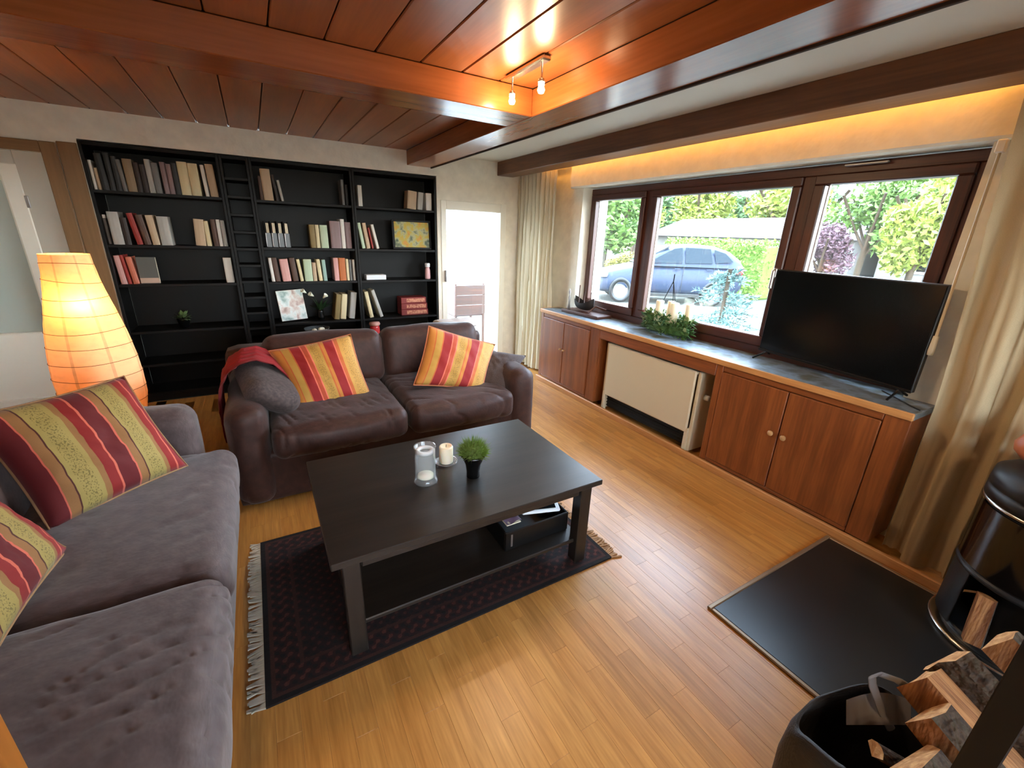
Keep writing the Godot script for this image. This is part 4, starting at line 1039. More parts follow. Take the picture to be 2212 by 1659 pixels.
func build_hearth() -> void:
	var h := thing("hearth_plate", "glossy black hearth plate with a narrow metal rim before the stove", "hearth plate")
	bar(h, "plate", Vector3(2.495, 0.001, 3.785), Vector3(3.465, 0.010, 4.77), M.hearth, 0, 0.002)
	for b in [[2.475, 3.765, 3.485, 3.785, 0], [2.475, 4.77, 3.485, 4.79, 0], [2.475, 3.785, 2.495, 4.77, 2], [3.465, 3.785, 3.485, 4.77, 2]]:
		bar(h, "rim", Vector3(b[0], 0.001, b[1]), Vector3(b[2], 0.012, b[3]), M.hearth_rim, b[4], 0.004)
	# barrel stove
	var c := Vector3(3.41, 0.0115, 4.47)
	var s := thing("wood_stove", "dark grey round wood stove with a curved glass door on the hearth plate", "stove", c)
	var m := MB.new(true); m.lathe([Vector2(0, 0), Vector2(0.24, 0), Vector2(0.248, 0.004), Vector2(0.248, 0.012), Vector2(0.24, 0.016), Vector2(0, 0.016)], Vector3.ZERO, 48); obj("base_ring", m, M.steel, s)
	m = MB.new(true); m.lathe([Vector2(0, 0.016), Vector2(0.215, 0.016), Vector2(0.215, 0.05), Vector2(0.21, 0.05), Vector2(0, 0.05)], Vector3.ZERO, 40); obj("foot_drum", m, M.stove, s)
	m = MB.new(true); arc_wall(m, Vector3.ZERO, 0.235, 0.05, 0.30, deg_to_rad(222), deg_to_rad(520), 48); obj("lower_shell", m, M.stove, s)
	m = MB.new(true); arc_wall(m, Vector3.ZERO, 0.12, 0.05, 0.30, 0, TAU, 30); obj("inner_drum", m, M.stove, s)
	m = MB.new(true); m.lathe([Vector2(0, 0.295), Vector2(0.236, 0.295), Vector2(0.240, 0.302), Vector2(0.236, 0.315), Vector2(0, 0.315)], Vector3.ZERO, 40); obj("mid_plate", m, M.stove, s)
	m = MB.new(true); arc_wall(m, Vector3.ZERO, 0.228, 0.315, 0.585, 0, TAU, 48); obj("fire_chamber", m, M.stove, s)
	m = MB.new(true); arc_wall(m, Vector3.ZERO, 0.236, 0.325, 0.575, deg_to_rad(150), deg_to_rad(255), 30); obj("door_glass", m, M.stove_glass, s)
	m = MB.new(true); m.lathe([Vector2(0.20, 0.585), Vector2(0.238, 0.585), Vector2(0.243, 0.592), Vector2(0.238, 0.60), Vector2(0.20, 0.60)], Vector3.ZERO, 48); obj("chrome_band", m, M.steel, s)
	m = MB.new(true); m.lathe([Vector2(0.20, 0.60), Vector2(0.240, 0.60), Vector2(0.240, 0.64), Vector2(0.232, 0.645), Vector2(0.240, 0.65), Vector2(0.236, 0.70), Vector2(0.20, 0.725), Vector2(0, 0.73)], Vector3.ZERO, 48); obj("top_plate", m, M.stove, s)
	m = MB.new(true); m.lathe([Vector2(0, 0.0), Vector2(0.06, 0.0), Vector2(0.06, 1.55), Vector2(0, 1.55)], Vector3(0.12, 0.70, 0.10), 24); obj("flue_pipe", m, M.stove, s)
	make_log(c + Vector3(-0.235, 0.06, -0.08), Vector3(0.25, 0.95, -0.1), 0.19, 0.05, 2.0, 0.5, "short log standing in the lower niche of the stove")
	var v := thing("copper_pot", "small round copper pot standing on the stove top", "pot", Vector3(on_y(2234, 996, 0.745).x, 0.744, on_y(2234, 996, 0.745).z))
	m = MB.new(true); m.lathe([Vector2(0, 0), Vector2(0.035, 0), Vector2(0.062, 0.03), Vector2(0.068, 0.06), Vector2(0.05, 0.10), Vector2(0.03, 0.115), Vector2(0.034, 0.125), Vector2(0.028, 0.122), Vector2(0, 0.11)], Vector3.ZERO, 30); obj("body", m, M.copper, v)
	m = MB.new(true); m.tube([Vector3(0.06, 0.08, 0), Vector3(0.09, 0.085, 0), Vector3(0.09, 0.05, 0), Vector3(0.065, 0.04, 0)], 0.006); obj("handle", m, M.copper, v)
	# log rack at the right edge
	var r := thing("log_rack", "black flat-iron firewood rack beside the leather bag", "rack", Vector3(2.0, 0, 4.53))
	for p in [[0.0, 0.0], [0.0, 0.34], [0.44, 0.0], [0.44, 0.34]]:
		bar(r, "upright", Vector3(p[0], 0.0, p[1]), Vector3(p[0] + 0.012, 1.0, p[1] + 0.045), M.dark_metal, 1, 0.002)
	for z in [0.0, 0.34]: bar(r, "bottom_rail", Vector3(0.012, 0.05, z + 0.002), Vector3(0.44, 0.062, z + 0.043), M.dark_metal, 0, 0.002)
	for x in [0.0, 0.44]:
		bar(r, "cross_rail", Vector3(x, 0.05, 0.045), Vector3(x + 0.012, 0.095, 0.34), M.dark_metal, 2, 0.002); bar(r, "cross_rail", Vector3(x, 0.955, 0.045), Vector3(x + 0.012, 1.0, 0.34), M.dark_metal, 2, 0.002)
	var d := Vector3(-0.10, -0.42, 0.90)
	make_log(on_y(1998, 1462, 0.47), d, 0.32, 0.10, 1.5, 2.4, "pale triangular split log on the firewood pile nearest the hearth plate")
	make_log(on_y(2052, 1418, 0.50), d, 0.33, 0.095, 2.1, 0.2, "split log with mossy dark bark on top of the firewood pile")
	make_log(on_y(2150, 1385, 0.49), d, 0.34, 0.10, 1.7, 4.0, "split log at the back of the pile next to the stove")
	make_log(on_y(1995, 1545, 0.43), d, 0.33, 0.115, 1.7, 4.2, "broad split log with a pale ragged edge above the leather bag")
	make_log(on_y(1965, 1645, 0.40), d, 0.33, 0.12, 1.7, 4.3, "broad split log lowest on the pile beside the leather bag")
	make_log(on_y(1888, 1625, 0.33), Vector3(0.5, -0.3, 0.5), 0.10, 0.035, 2.0, 4.4, "small splintered piece of firewood poking from the leather bag")
	for i in 8:
		make_log(Vector3(2.075 + 0.108 * (i % 4), 0.12 + 0.10 * (i / 4), 4.50), Vector3(0.0, 0.0, 1), 0.36, 0.055, 1.9, 1.0 + i * 1.3, "split log in the %s layer of the firewood rack, %s from the black upright" % [["lower", "upper"][i / 4], ORD[i % 4]])
	# leather bag
	var b := thing("leather_bag", "black open leather log bag with a looped strap handle", "bag", Vector3(2.19, 0, 4.39))
	m = MB.new(true)
	var secs := [[0.0, 0.10, 0.07], [0.004, 0.15, 0.10], [0.06, 0.165, 0.115], [0.16, 0.17, 0.118], [0.26, 0.165, 0.112], [0.33, 0.16, 0.10], [0.335, 0.153, 0.094], [0.26, 0.155, 0.10], [0.10, 0.155, 0.10], [0.05, 0.02, 0.02]]
	var P := []
	for q in secs:
		var row := PackedVector3Array()
		for i in 49:
			var w := TAU * (i % 48) / 48.0
			var ca := signf(cos(w)) * pow(absf(cos(w)), 0.5); var sa := signf(sin(w)) * pow(absf(sin(w)), 0.5)
			var dip: float = 0.05 * maxf(0.0, sin(w * 2.0 + 0.4)) * (1.0 if q[0] > 0.3 else 0.0)
			row.append(Vector3(ca * q[1], q[0] - dip, sa * q[2]).rotated(Vector3.UP, -0.25))
		P.append(row)
	m.grid(P, Vector2(2, 2)); obj("body", m, M.leather_bag, b)
	var ctrl := []
	for q in [[1925, 1575, 0.30], [1905, 1535, 0.35], [1885, 1480, 0.41], [1884, 1462, 0.435], [1900, 1456, 0.445], [1940, 1470, 0.425], [1985, 1500, 0.38], [2005, 1530, 0.33]]: ctrl.append(on_y(q[0], q[1], q[2]) - b.position)
	P = []
	for k in (ctrl.size() - 1) * 4 + 1:
		var i0 := mini(k / 4, ctrl.size() - 2)
		var pp: Vector3 = ctrl[i0].lerp(ctrl[i0 + 1], k / 4.0 - i0)
		var row := PackedVector3Array()
		for q in 9:
			var w := TAU * (q % 8) / 8.0
			row.append(pp + Vector3(0.010, 0.004, 0.004) * cos(w) + Vector3(0.0, 0.002, -0.003) * sin(w))
		P.append(row)
	m = MB.new(true); m.grid(P, Vector2.ONE); obj("strap_handle", m, M.leather_gray, b)
	P = []
	for k in 9:
		var row := PackedVector3Array()
		for j in 7:
			var t := k / 8.0
			row.append(on_y(lerpf(1828, 1968, t), lerpf(1512 - 16 * sin(t * PI), 1566, j / 6.0), 0.365 - 0.008 * j + 0.008 * sin(k * 1.7)) - b.position)
		P.append(row)
	m = MB.new(true); m.grid(P); obj("lining_flap", m, M.leather_gray, b)
	m = MB.new(true); m.lathe([Vector2(0, 0), Vector2(0.006, 0), Vector2(0.004, 0.004), Vector2(0, 0.005)], Vector3(-0.172, 0.2, 0.02), 12, Vector2.ONE, Basis(Vector3.BACK, PI / 2)); obj("rivet", m, M.steel, b)

# ---------------------------------------------------------------- books
var book_mats := {}
func book(x0: float, w: float, y: float, h: float, depth: float, tilt: float, col: Color, label: String, z := -0.035) -> float:
	# x0: foot of the spine, tilt > 0 leans towards +x at the top
	if not book_mats.has(col): book_mats[col] = mat(col, 0.55)
	var cover := SurfaceTool.new()
	var mb := MB.new()
	var t := 0.0025
	# spine gently rounded, two boards, then the page block
	var poly := [Vector3(0, 0, -0.006), Vector3(w * 0.15, 0, -0.001), Vector3(w * 0.5, 0, 0.001), Vector3(w * 0.85, 0, -0.001), Vector3(w, 0, -0.006)]
	var back := []
	for p in poly: back.append(p)
	back.append(Vector3(w, 0, -0.010)); back.append(Vector3(0, 0, -0.010))
	mb.prism(back, Vector3(0, h, 0), 1)
	mb.b2(Vector3(0, 0, -depth), Vector3(t, h, -0.010), 0.0); mb.b2(Vector3(w - t, 0, -depth), Vector3(w, h, -0.010), 0.0)
	var pg := MB.new(); pg.b2(Vector3(t, 0.003, -depth + 0.004), Vector3(w - t, h - 0.004, -0.010), 0.0)
	var am := mb.done(); pg.st.commit(am)
	var o := MeshInstance3D.new(); o.mesh = am; o.name = numbered("book"); add_child(o)
	o.set_surface_override_material(0, book_mats[col]); o.set_surface_override_material(1, M.page)
	var lift := 0.0
	if tilt > 0.0: lift = sin(tilt) * w
	o.position = Vector3(x0, y + 0.0005 + lift, z); o.rotation.z = -tilt
	if tilt < 0.0: o.position.y = y + 0.0005
	tag(o, label, "book", "books on the black bookcases"); return x0 + w
const ORD := ["first", "second", "third", "fourth", "fifth", "sixth", "seventh", "eighth", "ninth", "tenth", "eleventh", "twelfth", "thirteenth", "fourteenth", "fifteenth", "sixteenth", "seventeenth", "eighteenth"]
const ROWS := ["top", "second", "third", "fourth"]
func build_books() -> void:
	var K := {"white": Color(0.84, 0.82, 0.78), "cream": Color(0.80, 0.74, 0.58), "beige": Color(0.72, 0.62, 0.50), "tan": Color(0.55, 0.47, 0.36), "brown": Color(0.30, 0.20, 0.15), "dark brown": Color(0.16, 0.11, 0.09), "dark grey": Color(0.13, 0.13, 0.13), "grey": Color(0.42, 0.42, 0.41), "light grey": Color(0.66, 0.65, 0.62), "red": Color(0.55, 0.14, 0.10), "salmon": Color(0.76, 0.42, 0.32), "pink": Color(0.80, 0.60, 0.57), "olive": Color(0.48, 0.40, 0.22), "orange": Color(0.70, 0.38, 0.16), "pale green": Color(0.68, 0.74, 0.62), "teal": Color(0.55, 0.66, 0.62), "mauve": Color(0.52, 0.43, 0.43)}
	# unit, row, then [first pixel column, last pixel column, height in metres, tilt, colour]
	var S := [
		["lamp-side", 0, [[204, 211, 0.20, 0.0, "white"], [213, 220, 0.15, 0.0, "beige"], [222, 238, 0.25, -0.03, "dark grey"], [239, 252, 0.26, 0.0, "dark grey"], [253, 266, 0.24, 0.0, "dark grey"], [267, 277, 0.22, -0.05, "grey"], [278, 298, 0.23, 0.0, "tan"], [299, 311, 0.21, 0.0, "dark brown"], [312, 324, 0.20, 0.0, "dark brown"], [325, 337, 0.24, 0.0, "light grey"], [338, 352, 0.22, 0.0, "grey"], [357, 368, 0.23, 0.0, "mauve"], [369, 380, 0.22, 0.0, "mauve"], [381, 393, 0.23, 0.0, "dark grey"], [394, 415, 0.245, 0.0, "cream"], [416, 437, 0.24, 0.0, "cream"], [445, 453, 0.235, -0.03, "white"], [456, 473, 0.245, -0.03, "beige"]]],
		["lamp-side", 1, [[246, 270, 0.24, 0.0, "light grey"], [271, 285, 0.20, 0.0, "dark brown"], [297, 310, 0.235, -0.12, "red"], [313, 328, 0.225, -0.10, "brown"], [331, 347, 0.225, -0.06, "beige"], [350, 374, 0.22, 0.0, "light grey"], [424, 446, 0.21, 0.06, "beige"], [448, 458, 0.20, 0.0, "cream"], [463, 474, 0.215, 0.0, "brown"], [475, 483, 0.215, 0.0, "white"], [484, 493, 0.21, 0.0, "light grey"]]],
		["lamp-side", 2, [[262, 276, 0.22, -0.04, "pink"], [278, 286, 0.225, -0.08, "red"], [289, 302, 0.21, -0.08, "salmon"], [490, 507, 0.21, 0.0, "white"]]],
		["sofa-side", 0, [[563, 570, 0.19, 0.0, "brown"], [571, 592, 0.25, -0.02, "beige"], [597, 604, 0.21, -0.1, "dark brown"], [608, 614, 0.17, -0.12, "light grey"], [740, 746, 0.22, 0.0, "grey"], [748, 754, 0.18, 0.0, "dark grey"]]],
		["sofa-side", 1, [[672, 684, 0.205, 0.0, "olive"], [685, 693, 0.205, 0.0, "cream"], [695, 711, 0.205, 0.0, "pale green"], [717, 739, 0.245, 0.0, "mauve"], [740, 748, 0.265, 0.0, "white"], [749, 761, 0.24, 0.0, "mauve"]]],
		["sofa-side", 2, [[588, 595, 0.21, -0.04, "white"], [596, 607, 0.21, -0.06, "brown"], [612, 630, 0.20, -0.06, "pink"], [634, 646, 0.21, -0.08, "brown"], [650, 657, 0.20, -0.10, "cream"], [660, 677, 0.20, 0.0, "pale green"], [678, 686, 0.17, 0.0, "beige"], [690, 698, 0.20, -0.06, "cream"], [700, 708, 0.195, -0.03, "teal"], [724, 734, 0.215, 0.0, "pink"], [735, 749, 0.215, 0.0, "orange"], [750, 756, 0.205, 0.0, "cream"], [757, 762, 0.20, 0.0, "grey"], [764, 769, 0.20, 0.0, "white"]]],
		["sofa-side", 3, [[723, 734, 0.25, 0.16, "olive"], [736, 748, 0.25, 0.14, "cream"], [755, 767, 0.265, 0.15, "light grey"]]],
		["door-side", 0, [[775, 784, 0.185, 0.0, "white"], [880, 899, 0.17, 0.10, "beige"], [902, 913, 0.165, 0.10, "light grey"], [921, 933, 0.165, 0.0, "white"]]],
		["door-side", 1, [[783, 790, 0.24, -0.14, "pale green"], [793, 801, 0.24, -0.14, "beige"], [804, 808, 0.20, -0.16, "red"], [814, 820, 0.23, -0.20, "white"]]],
		["door-side", 3, [[800, 808, 0.27, -0.16, "cream"], [822, 829, 0.29, -0.28, "light grey"]]],
	]
	for s in S:
		var unit: String = s[0]; var r: int = s[1]
		var i := 0
		for b in s[2]:
			var y: float = SHELF_Y[r]
			var v := to_pixel(Vector3(1.3, y, -0.035)).y
			var p0 := on_z(b[0], v, -0.035); var p1 := on_z(b[1], v, -0.035)
			p0 = on_z(b[0], to_pixel(Vector3(p0.x, y, -0.035)).y, -0.035); p1 = on_z(b[1], to_pixel(Vector3(p1.x, y, -0.035)).y, -0.035)
			var lbl := "%s book, %s from the lamp end, %s shelf of the %s bookcase" % [b[4], ORD[i], ROWS[r], unit]
			book(p0.x, maxf(0.012, p1.x - p0.x), y, b[2], minf(b[2] * 0.75, 0.19), b[3], K[b[4]], lbl)
			i += 1

func leaf_blade(m: MB, a: Vector3, b: Vector3, width: float, bend: Vector3, n := 6) -> void:
	var P := []
	var side := (b - a).cross(bend).normalized()
	for i in n + 1:
		var t := float(i) / n
		var c := a.lerp(b, t) + bend * sin(t * PI * 0.5) * t
		var w := width * sin(PI * clampf(t * 0.95 + 0.05, 0, 1))
		P.append(PackedVector3Array([c - side * w, c, c + side * w]))
	m.grid(P)

func shelf_px(u: float, y: float, z: float) -> Vector3:
	var p := on_z(u, to_pixel(Vector3(1.3, y, z)).y, z)
	p = on_z(u, to_pixel(Vector3(p.x, y, z)).y, z); return Vector3(p.x, y + 0.001, z)

func build_shelf_things() -> void:
	# grey boxed book standing cover forward, third shelf of the lamp-side unit
	var p := shelf_px(305, 1.005, -0.05)
	var t := thing("book", "grey book shown cover forward with a pale lower band, lamp-side bookcase", "book", p, "books on the black bookcases")
	bar(t, "cover", Vector3(0, 0, -0.02), Vector3(0.125, 0.21, 0), mat(Color(0.33, 0.33, 0.31), 0.5), 1, 0.002); bar(t, "band", Vector3(0.002, 0.004, 0.0), Vector3(0.123, 0.045, 0.001), mat(Color(0.74, 0.62, 0.54), 0.5), 0, 0.0); bar(t, "pages", Vector3(0.004, 0.003, -0.018), Vector3(0.127, 0.207, -0.004), M.page, 1, 0.0)
	# lying small white book on row two left
	t = thing("book", "small white book lying across the books of the lamp-side second shelf", "book", shelf_px(232, 1.31, -0.06) + Vector3(0, 0.0, 0), "books on the black bookcases")
	bar(t, "cover", Vector3(-0.022, 0.0005, -0.12), Vector3(0.028, 0.215, 0.0), mat(Color(0.36, 0.32, 0.29), 0.6), 1, 0.002); bar(t, "label_band", Vector3(-0.024, 0.19, -0.119), Vector3(0.030, 0.216, 0.001), mat(Color(0.8, 0.78, 0.74), 0.6), 1, 0.002)
	# trailing plant
	p = shelf_px(400, 0.62, -0.10)
	t = thing("potted_plant", "small green leafy plant in a dark pot on the lamp-side bookcase", "plant", p)
	var m := MB.new(true); m.lathe([Vector2(0, 0), Vector2(0.035, 0), Vector2(0.048, 0.075), Vector2(0.05, 0.08), Vector2(0.044, 0.078), Vector2(0, 0.07)], Vector3.ZERO, 20); obj("pot", m, M.black_pot, t)
	m = MB.new(true)
	for i in 46:
		var a := rng.randf() * TAU; var e := rng.randf_range(0.15, 1.3)
		var d := Vector3(cos(a) * cos(e), sin(e), sin(a) * cos(e))
		var l := rng.randf_range(0.05, 0.115)
		leaf_blade(m, Vector3(0, 0.07, 0) + d * 0.02, Vector3(0, 0.07, 0) + d * l, rng.randf_range(0.008, 0.016), Vector3(0, -0.04, 0.01) * rng.randf())
	obj("leaves", m, mat(Color(0.36, 0.44, 0.25), 0.6), t).set_meta("kind", "stuff")
	# file boxes
	for i in 4:
		p = shelf_px(577 + i * 13.5, 1.31, -0.02)
		t = thing("magazine_file", "dark magazine file with white edges, %s in the row from the narrow rack" % ORD[i], "file box", p, "magazine files")
		var w := 0.042
		bar(t, "side", Vector3(0, 0, -0.22), Vector3(0.003, 0.22, 0), M.dark_metal, 1, 0.001)
		m = MB.new(); m.prism([Vector3(w, 0, 0), Vector3(w, 0.10, 0), Vector3(w, 0.22, -0.1), Vector3(w, 0.22, -0.22), Vector3(w, 0, -0.22)], Vector3(0.003, 0, 0)); obj("side", m, M.dark_metal, t)
		bar(t, "spine", Vector3(0.003, 0.0, -0.003), Vector3(w, 0.12, 0.0), mat(Color(0.12, 0.12, 0.13), 0.3), 1, 0.001)
		m = MB.new(); m.prism([Vector3(0.001, 0.12, 0.0005), Vector3(0.010, 0.12, 0.0005), Vector3(0.006, 0.005, 0.0005), Vector3(0.001, 0.005, 0.0005)], Vector3(0, 0, 0.002)); obj("white_edge", m, mat(Color(0.7, 0.7, 0.7), 0.4), t)
		bar(t, "papers", Vector3(0.012, 0.003, -0.20), Vector3(w - 0.006, 0.205, -0.02), M.page, 1, 0.001)
		bar(t, "floor", Vector3(0.003, 0.0, -0.22), Vector3(w, 0.003, -0.003), M.dark_metal, 1, 0.0)
	# leaning framed picture, sofa-side unit, fourth shelf
	t = thing("framed_picture", "frameless pale green and white picture leaning on the sofa-side fourth shelf", "picture", shelf_px(610, 0.62, -0.06))
	t.rotation = Vector3(-0.18, 0.1, 0.06)
	m = MB.new(); m.box(Vector3(0.115, 0.150, 0), Vector3(0.23, 0.285, 0.012), 0.002); obj("panel", m, M.white_paint, t)
	var im := noise_tex(201, 256, 0.006, [Color(0.50, 0.60, 0.58), Color(0.74, 0.80, 0.78), Color(0.88, 0.90, 0.88), Color(0.80, 0.72, 0.68), Color(0.62, 0.50, 0.46)], 4)
	m = MB.new(); m.box(Vector3(0.115, 0.150, 0.0065), Vector3(0.224, 0.279, 0.002), 0.0); obj("print", m, mat(Color(1, 1, 1), 0.35, im, Vector3(4, 4, 1)), t)
	# white lilies in a dark vase
	t = thing("flower_vase", "white lilies with long dark leaves in a vase on the sofa-side shelf", "flowers", shelf_px(694, 0.62, -0.09))
	m = MB.new(true); m.lathe([Vector2(0, 0), Vector2(0.03, 0), Vector2(0.036, 0.03), Vector2(0.026, 0.08), Vector2(0.03, 0.10), Vector2(0.025, 0.098), Vector2(0, 0.09)], Vector3.ZERO, 22); obj("vase", m, M.black_pot, t)
	for k in [[-0.11, 0.27, 0.02], [-0.05, 0.24, 0.05], [0.03, 0.22, 0.06], [0.06, 0.16, 0.06]]:
		var st := Node3D.new(); st.name = "lily"; t.add_child(st, true)
		var tip := Vector3(k[0], k[1], k[2])
		m = MB.new(true); m.tube([Vector3(0, 0.08, 0), tip * Vector3(0.4, 0.7, 0.5), tip], 0.003, 6); obj("stem", m, M.leaf_dark, st)
		if k[1] > 0.2:
			m = MB.new(true); m.lathe([Vector2(0.003, 0), Vector2(0.008, 0.01), Vector2(0.013, 0.03), Vector2(0.022, 0.05), Vector2(0.018, 0.052), Vector2(0.008, 0.035), Vector2(0, 0.02)], tip, 16, Vector2.ONE, Basis(Vector3.BACK, 0.9 if k[0] < 0 else -0.7) * Basis(Vector3.RIGHT, 0.5)); obj("bloom", m, M.petal, st)
	m = MB.new(true)
	for i in 14:
		var a := rng.randf() * TAU
		var d := Vector3(cos(a) * 0.9, 1.0, absf(sin(a)) * 0.5).normalized()
		leaf_blade(m, Vector3(0, 0.09, 0), Vector3(0, 0.09, 0) + d * rng.randf_range(0.12, 0.2), 0.014, Vector3(d.x * 0.04, -0.04, 0.02))
	obj("leaves", m, M.leaf_dark, t).set_meta("kind", "stuff")
	# sunflower-like painting, door-side unit
	t = thing("framed_picture", "yellow and green flower painting in a dark frame on the door-side bookcase", "picture", shelf_px(849, 1.31, -0.06))
	t.rotation = Vector3(-0.08, 0.0, 0.0)
	var wd: float = shelf_px(932, 1.31, -0.06).x - shelf_px(849, 1.31, -0.06).x
	for b in [[0.0, 0.0, wd, 0.02], [0.0, 0.27, wd, 0.29], [0.0, 0.02, 0.025, 0.27], [wd - 0.02, 0.02, wd, 0.27]]: bar(t, "frame", Vector3(b[0], b[1], -0.01), Vector3(b[2], b[3], 0.01), M.black_wood, 1, 0.003)
	im = noise_tex(202, 256, 0.012, [Color(0.16, 0.24, 0.12), Color(0.40, 0.42, 0.30), Color(0.62, 0.60, 0.42), Color(0.66, 0.58, 0.16), Color(0.74, 0.50, 0.12), Color(0.34, 0.40, 0.16)], 4)
	m = MB.new(); m.b2(Vector3(0.02, 0.015, -0.006), Vector3(wd - 0.015, 0.275, 0.0), 0.0); obj("canvas", m, mat(Color(1, 1, 1), 0.5, im, Vector3(3, 3, 1)), t)
	# tissue box, bottle, red boxes
	t = thing("tissue_box", "flat white box lying on the third shelf of the door-side bookcase", "box", shelf_px(792, 1.005, -0.04))
	bar(t, "carton", Vector3(0, 0.0005, -0.11), Vector3(0.20, 0.05, 0.0), M.white_plastic, 0, 0.004); bar(t, "slot", Vector3(0.04, 0.05, -0.07), Vector3(0.16, 0.0512, -0.04), M.gray_paint, 0, 0.0)
	t = thing("bottle", "small pink and white bottle alone on the door-side third shelf", "bottle", shelf_px(924, 1.005, -0.06))
	m = MB.new(true); m.lathe([Vector2(0, 0.0), Vector2(0.028, 0.0), Vector2(0.03, 0.02), Vector2(0.027, 0.09), Vector2(0.022, 0.11), Vector2(0.02, 0.125), Vector2(0, 0.125)], Vector3.ZERO, 24); obj("body", m, mat(Color(0.80, 0.62, 0.62), 0.35), t)
	m = MB.new(true); m.lathe([Vector2(0, 0.125), Vector2(0.026, 0.125), Vector2(0.028, 0.155), Vector2(0.024, 0.165), Vector2(0, 0.165)], Vector3.ZERO, 24); obj("cap", m, M.white_plastic, t)
	for i in 3:
		t = thing("red_box", ["red and cream patterned box at the bottom of the door-side stack", "red and cream patterned box in the middle of the door-side stack", "red and cream patterned box on top of the door-side stack"][i], "box", shelf_px(868, 0.62, -0.05) + Vector3(0, 0.0005 + 0.064 * i, 0), "red patterned boxes")
		bar(t, "carton", Vector3(0, 0, -0.16), Vector3(0.30 - 0.01 * i, 0.063, 0.0), mat(Color(0.46, 0.12, 0.10), 0.6), 0, 0.003)
		bar(t, "front_print", Vector3(0.06, 0.012, 0.0), Vector3(0.285 - 0.01 * i, 0.050, 0.0012), mat(Color(0.78, 0.58, 0.50), 0.6, noise_tex(210 + i, 128, 0.06, [Color(0.55, 0.2, 0.18), Color(0.9, 0.8, 0.7), Color(1, 0.9, 0.8)]), Vector3(4, 4, 1)), 0, 0.0)
	# glass bowl and pink jar on the fifth shelf behind the sofa
	t = thing("glass_bowl", "clear glass bowl holding white ornaments behind the sofa back", "bowl", shelf_px(690, 0.335, -0.06))
	m = MB.new(true); m.lathe([Vector2(0, 0.0), Vector2(0.05, 0.0), Vector2(0.03, 0.02), Vector2(0.03, 0.12), Vector2(0.09, 0.16), Vector2(0.12, 0.21), Vector2(0.115, 0.21), Vector2(0.08, 0.168), Vector2(0, 0.14)], Vector3.ZERO, 32); obj("bowl", m, M.clear, t)
	m = MB.new(true)
	for q in [Vector3(-0.03, 0.19, 0.03), Vector3(0.03, 0.195, 0.02), Vector3(0.05, 0.185, -0.03)]: m.lathe([Vector2(0, -0.025), Vector2(0.022, -0.012), Vector2(0.026, 0.0), Vector2(0.02, 0.016), Vector2(0, 0.025)], q, 14)
	obj("ornaments", m, M.petal, t).set_meta("kind", "stuff")
	t = thing("lantern_jar", "pink and red glass jar with a pale lid behind the sofa back", "jar", shelf_px(812, 0.335, -0.05))
	m = MB.new(true); m.lathe([Vector2(0, 0.0), Vector2(0.045, 0.0), Vector2(0.055, 0.06), Vector2(0.05, 0.18), Vector2(0.045, 0.20), Vector2(0, 0.20)], Vector3.ZERO, 24); obj("body", m, mat(Color(0.74, 0.20, 0.22), 0.2), t)
	m = MB.new(true); m.lathe([Vector2(0, 0.20), Vector2(0.052, 0.20), Vector2(0.058, 0.215), Vector2(0.05, 0.235), Vector2(0, 0.24)], Vector3.ZERO, 24); obj("lid", m, mat(Color(0.82, 0.62, 0.58), 0.4), t)

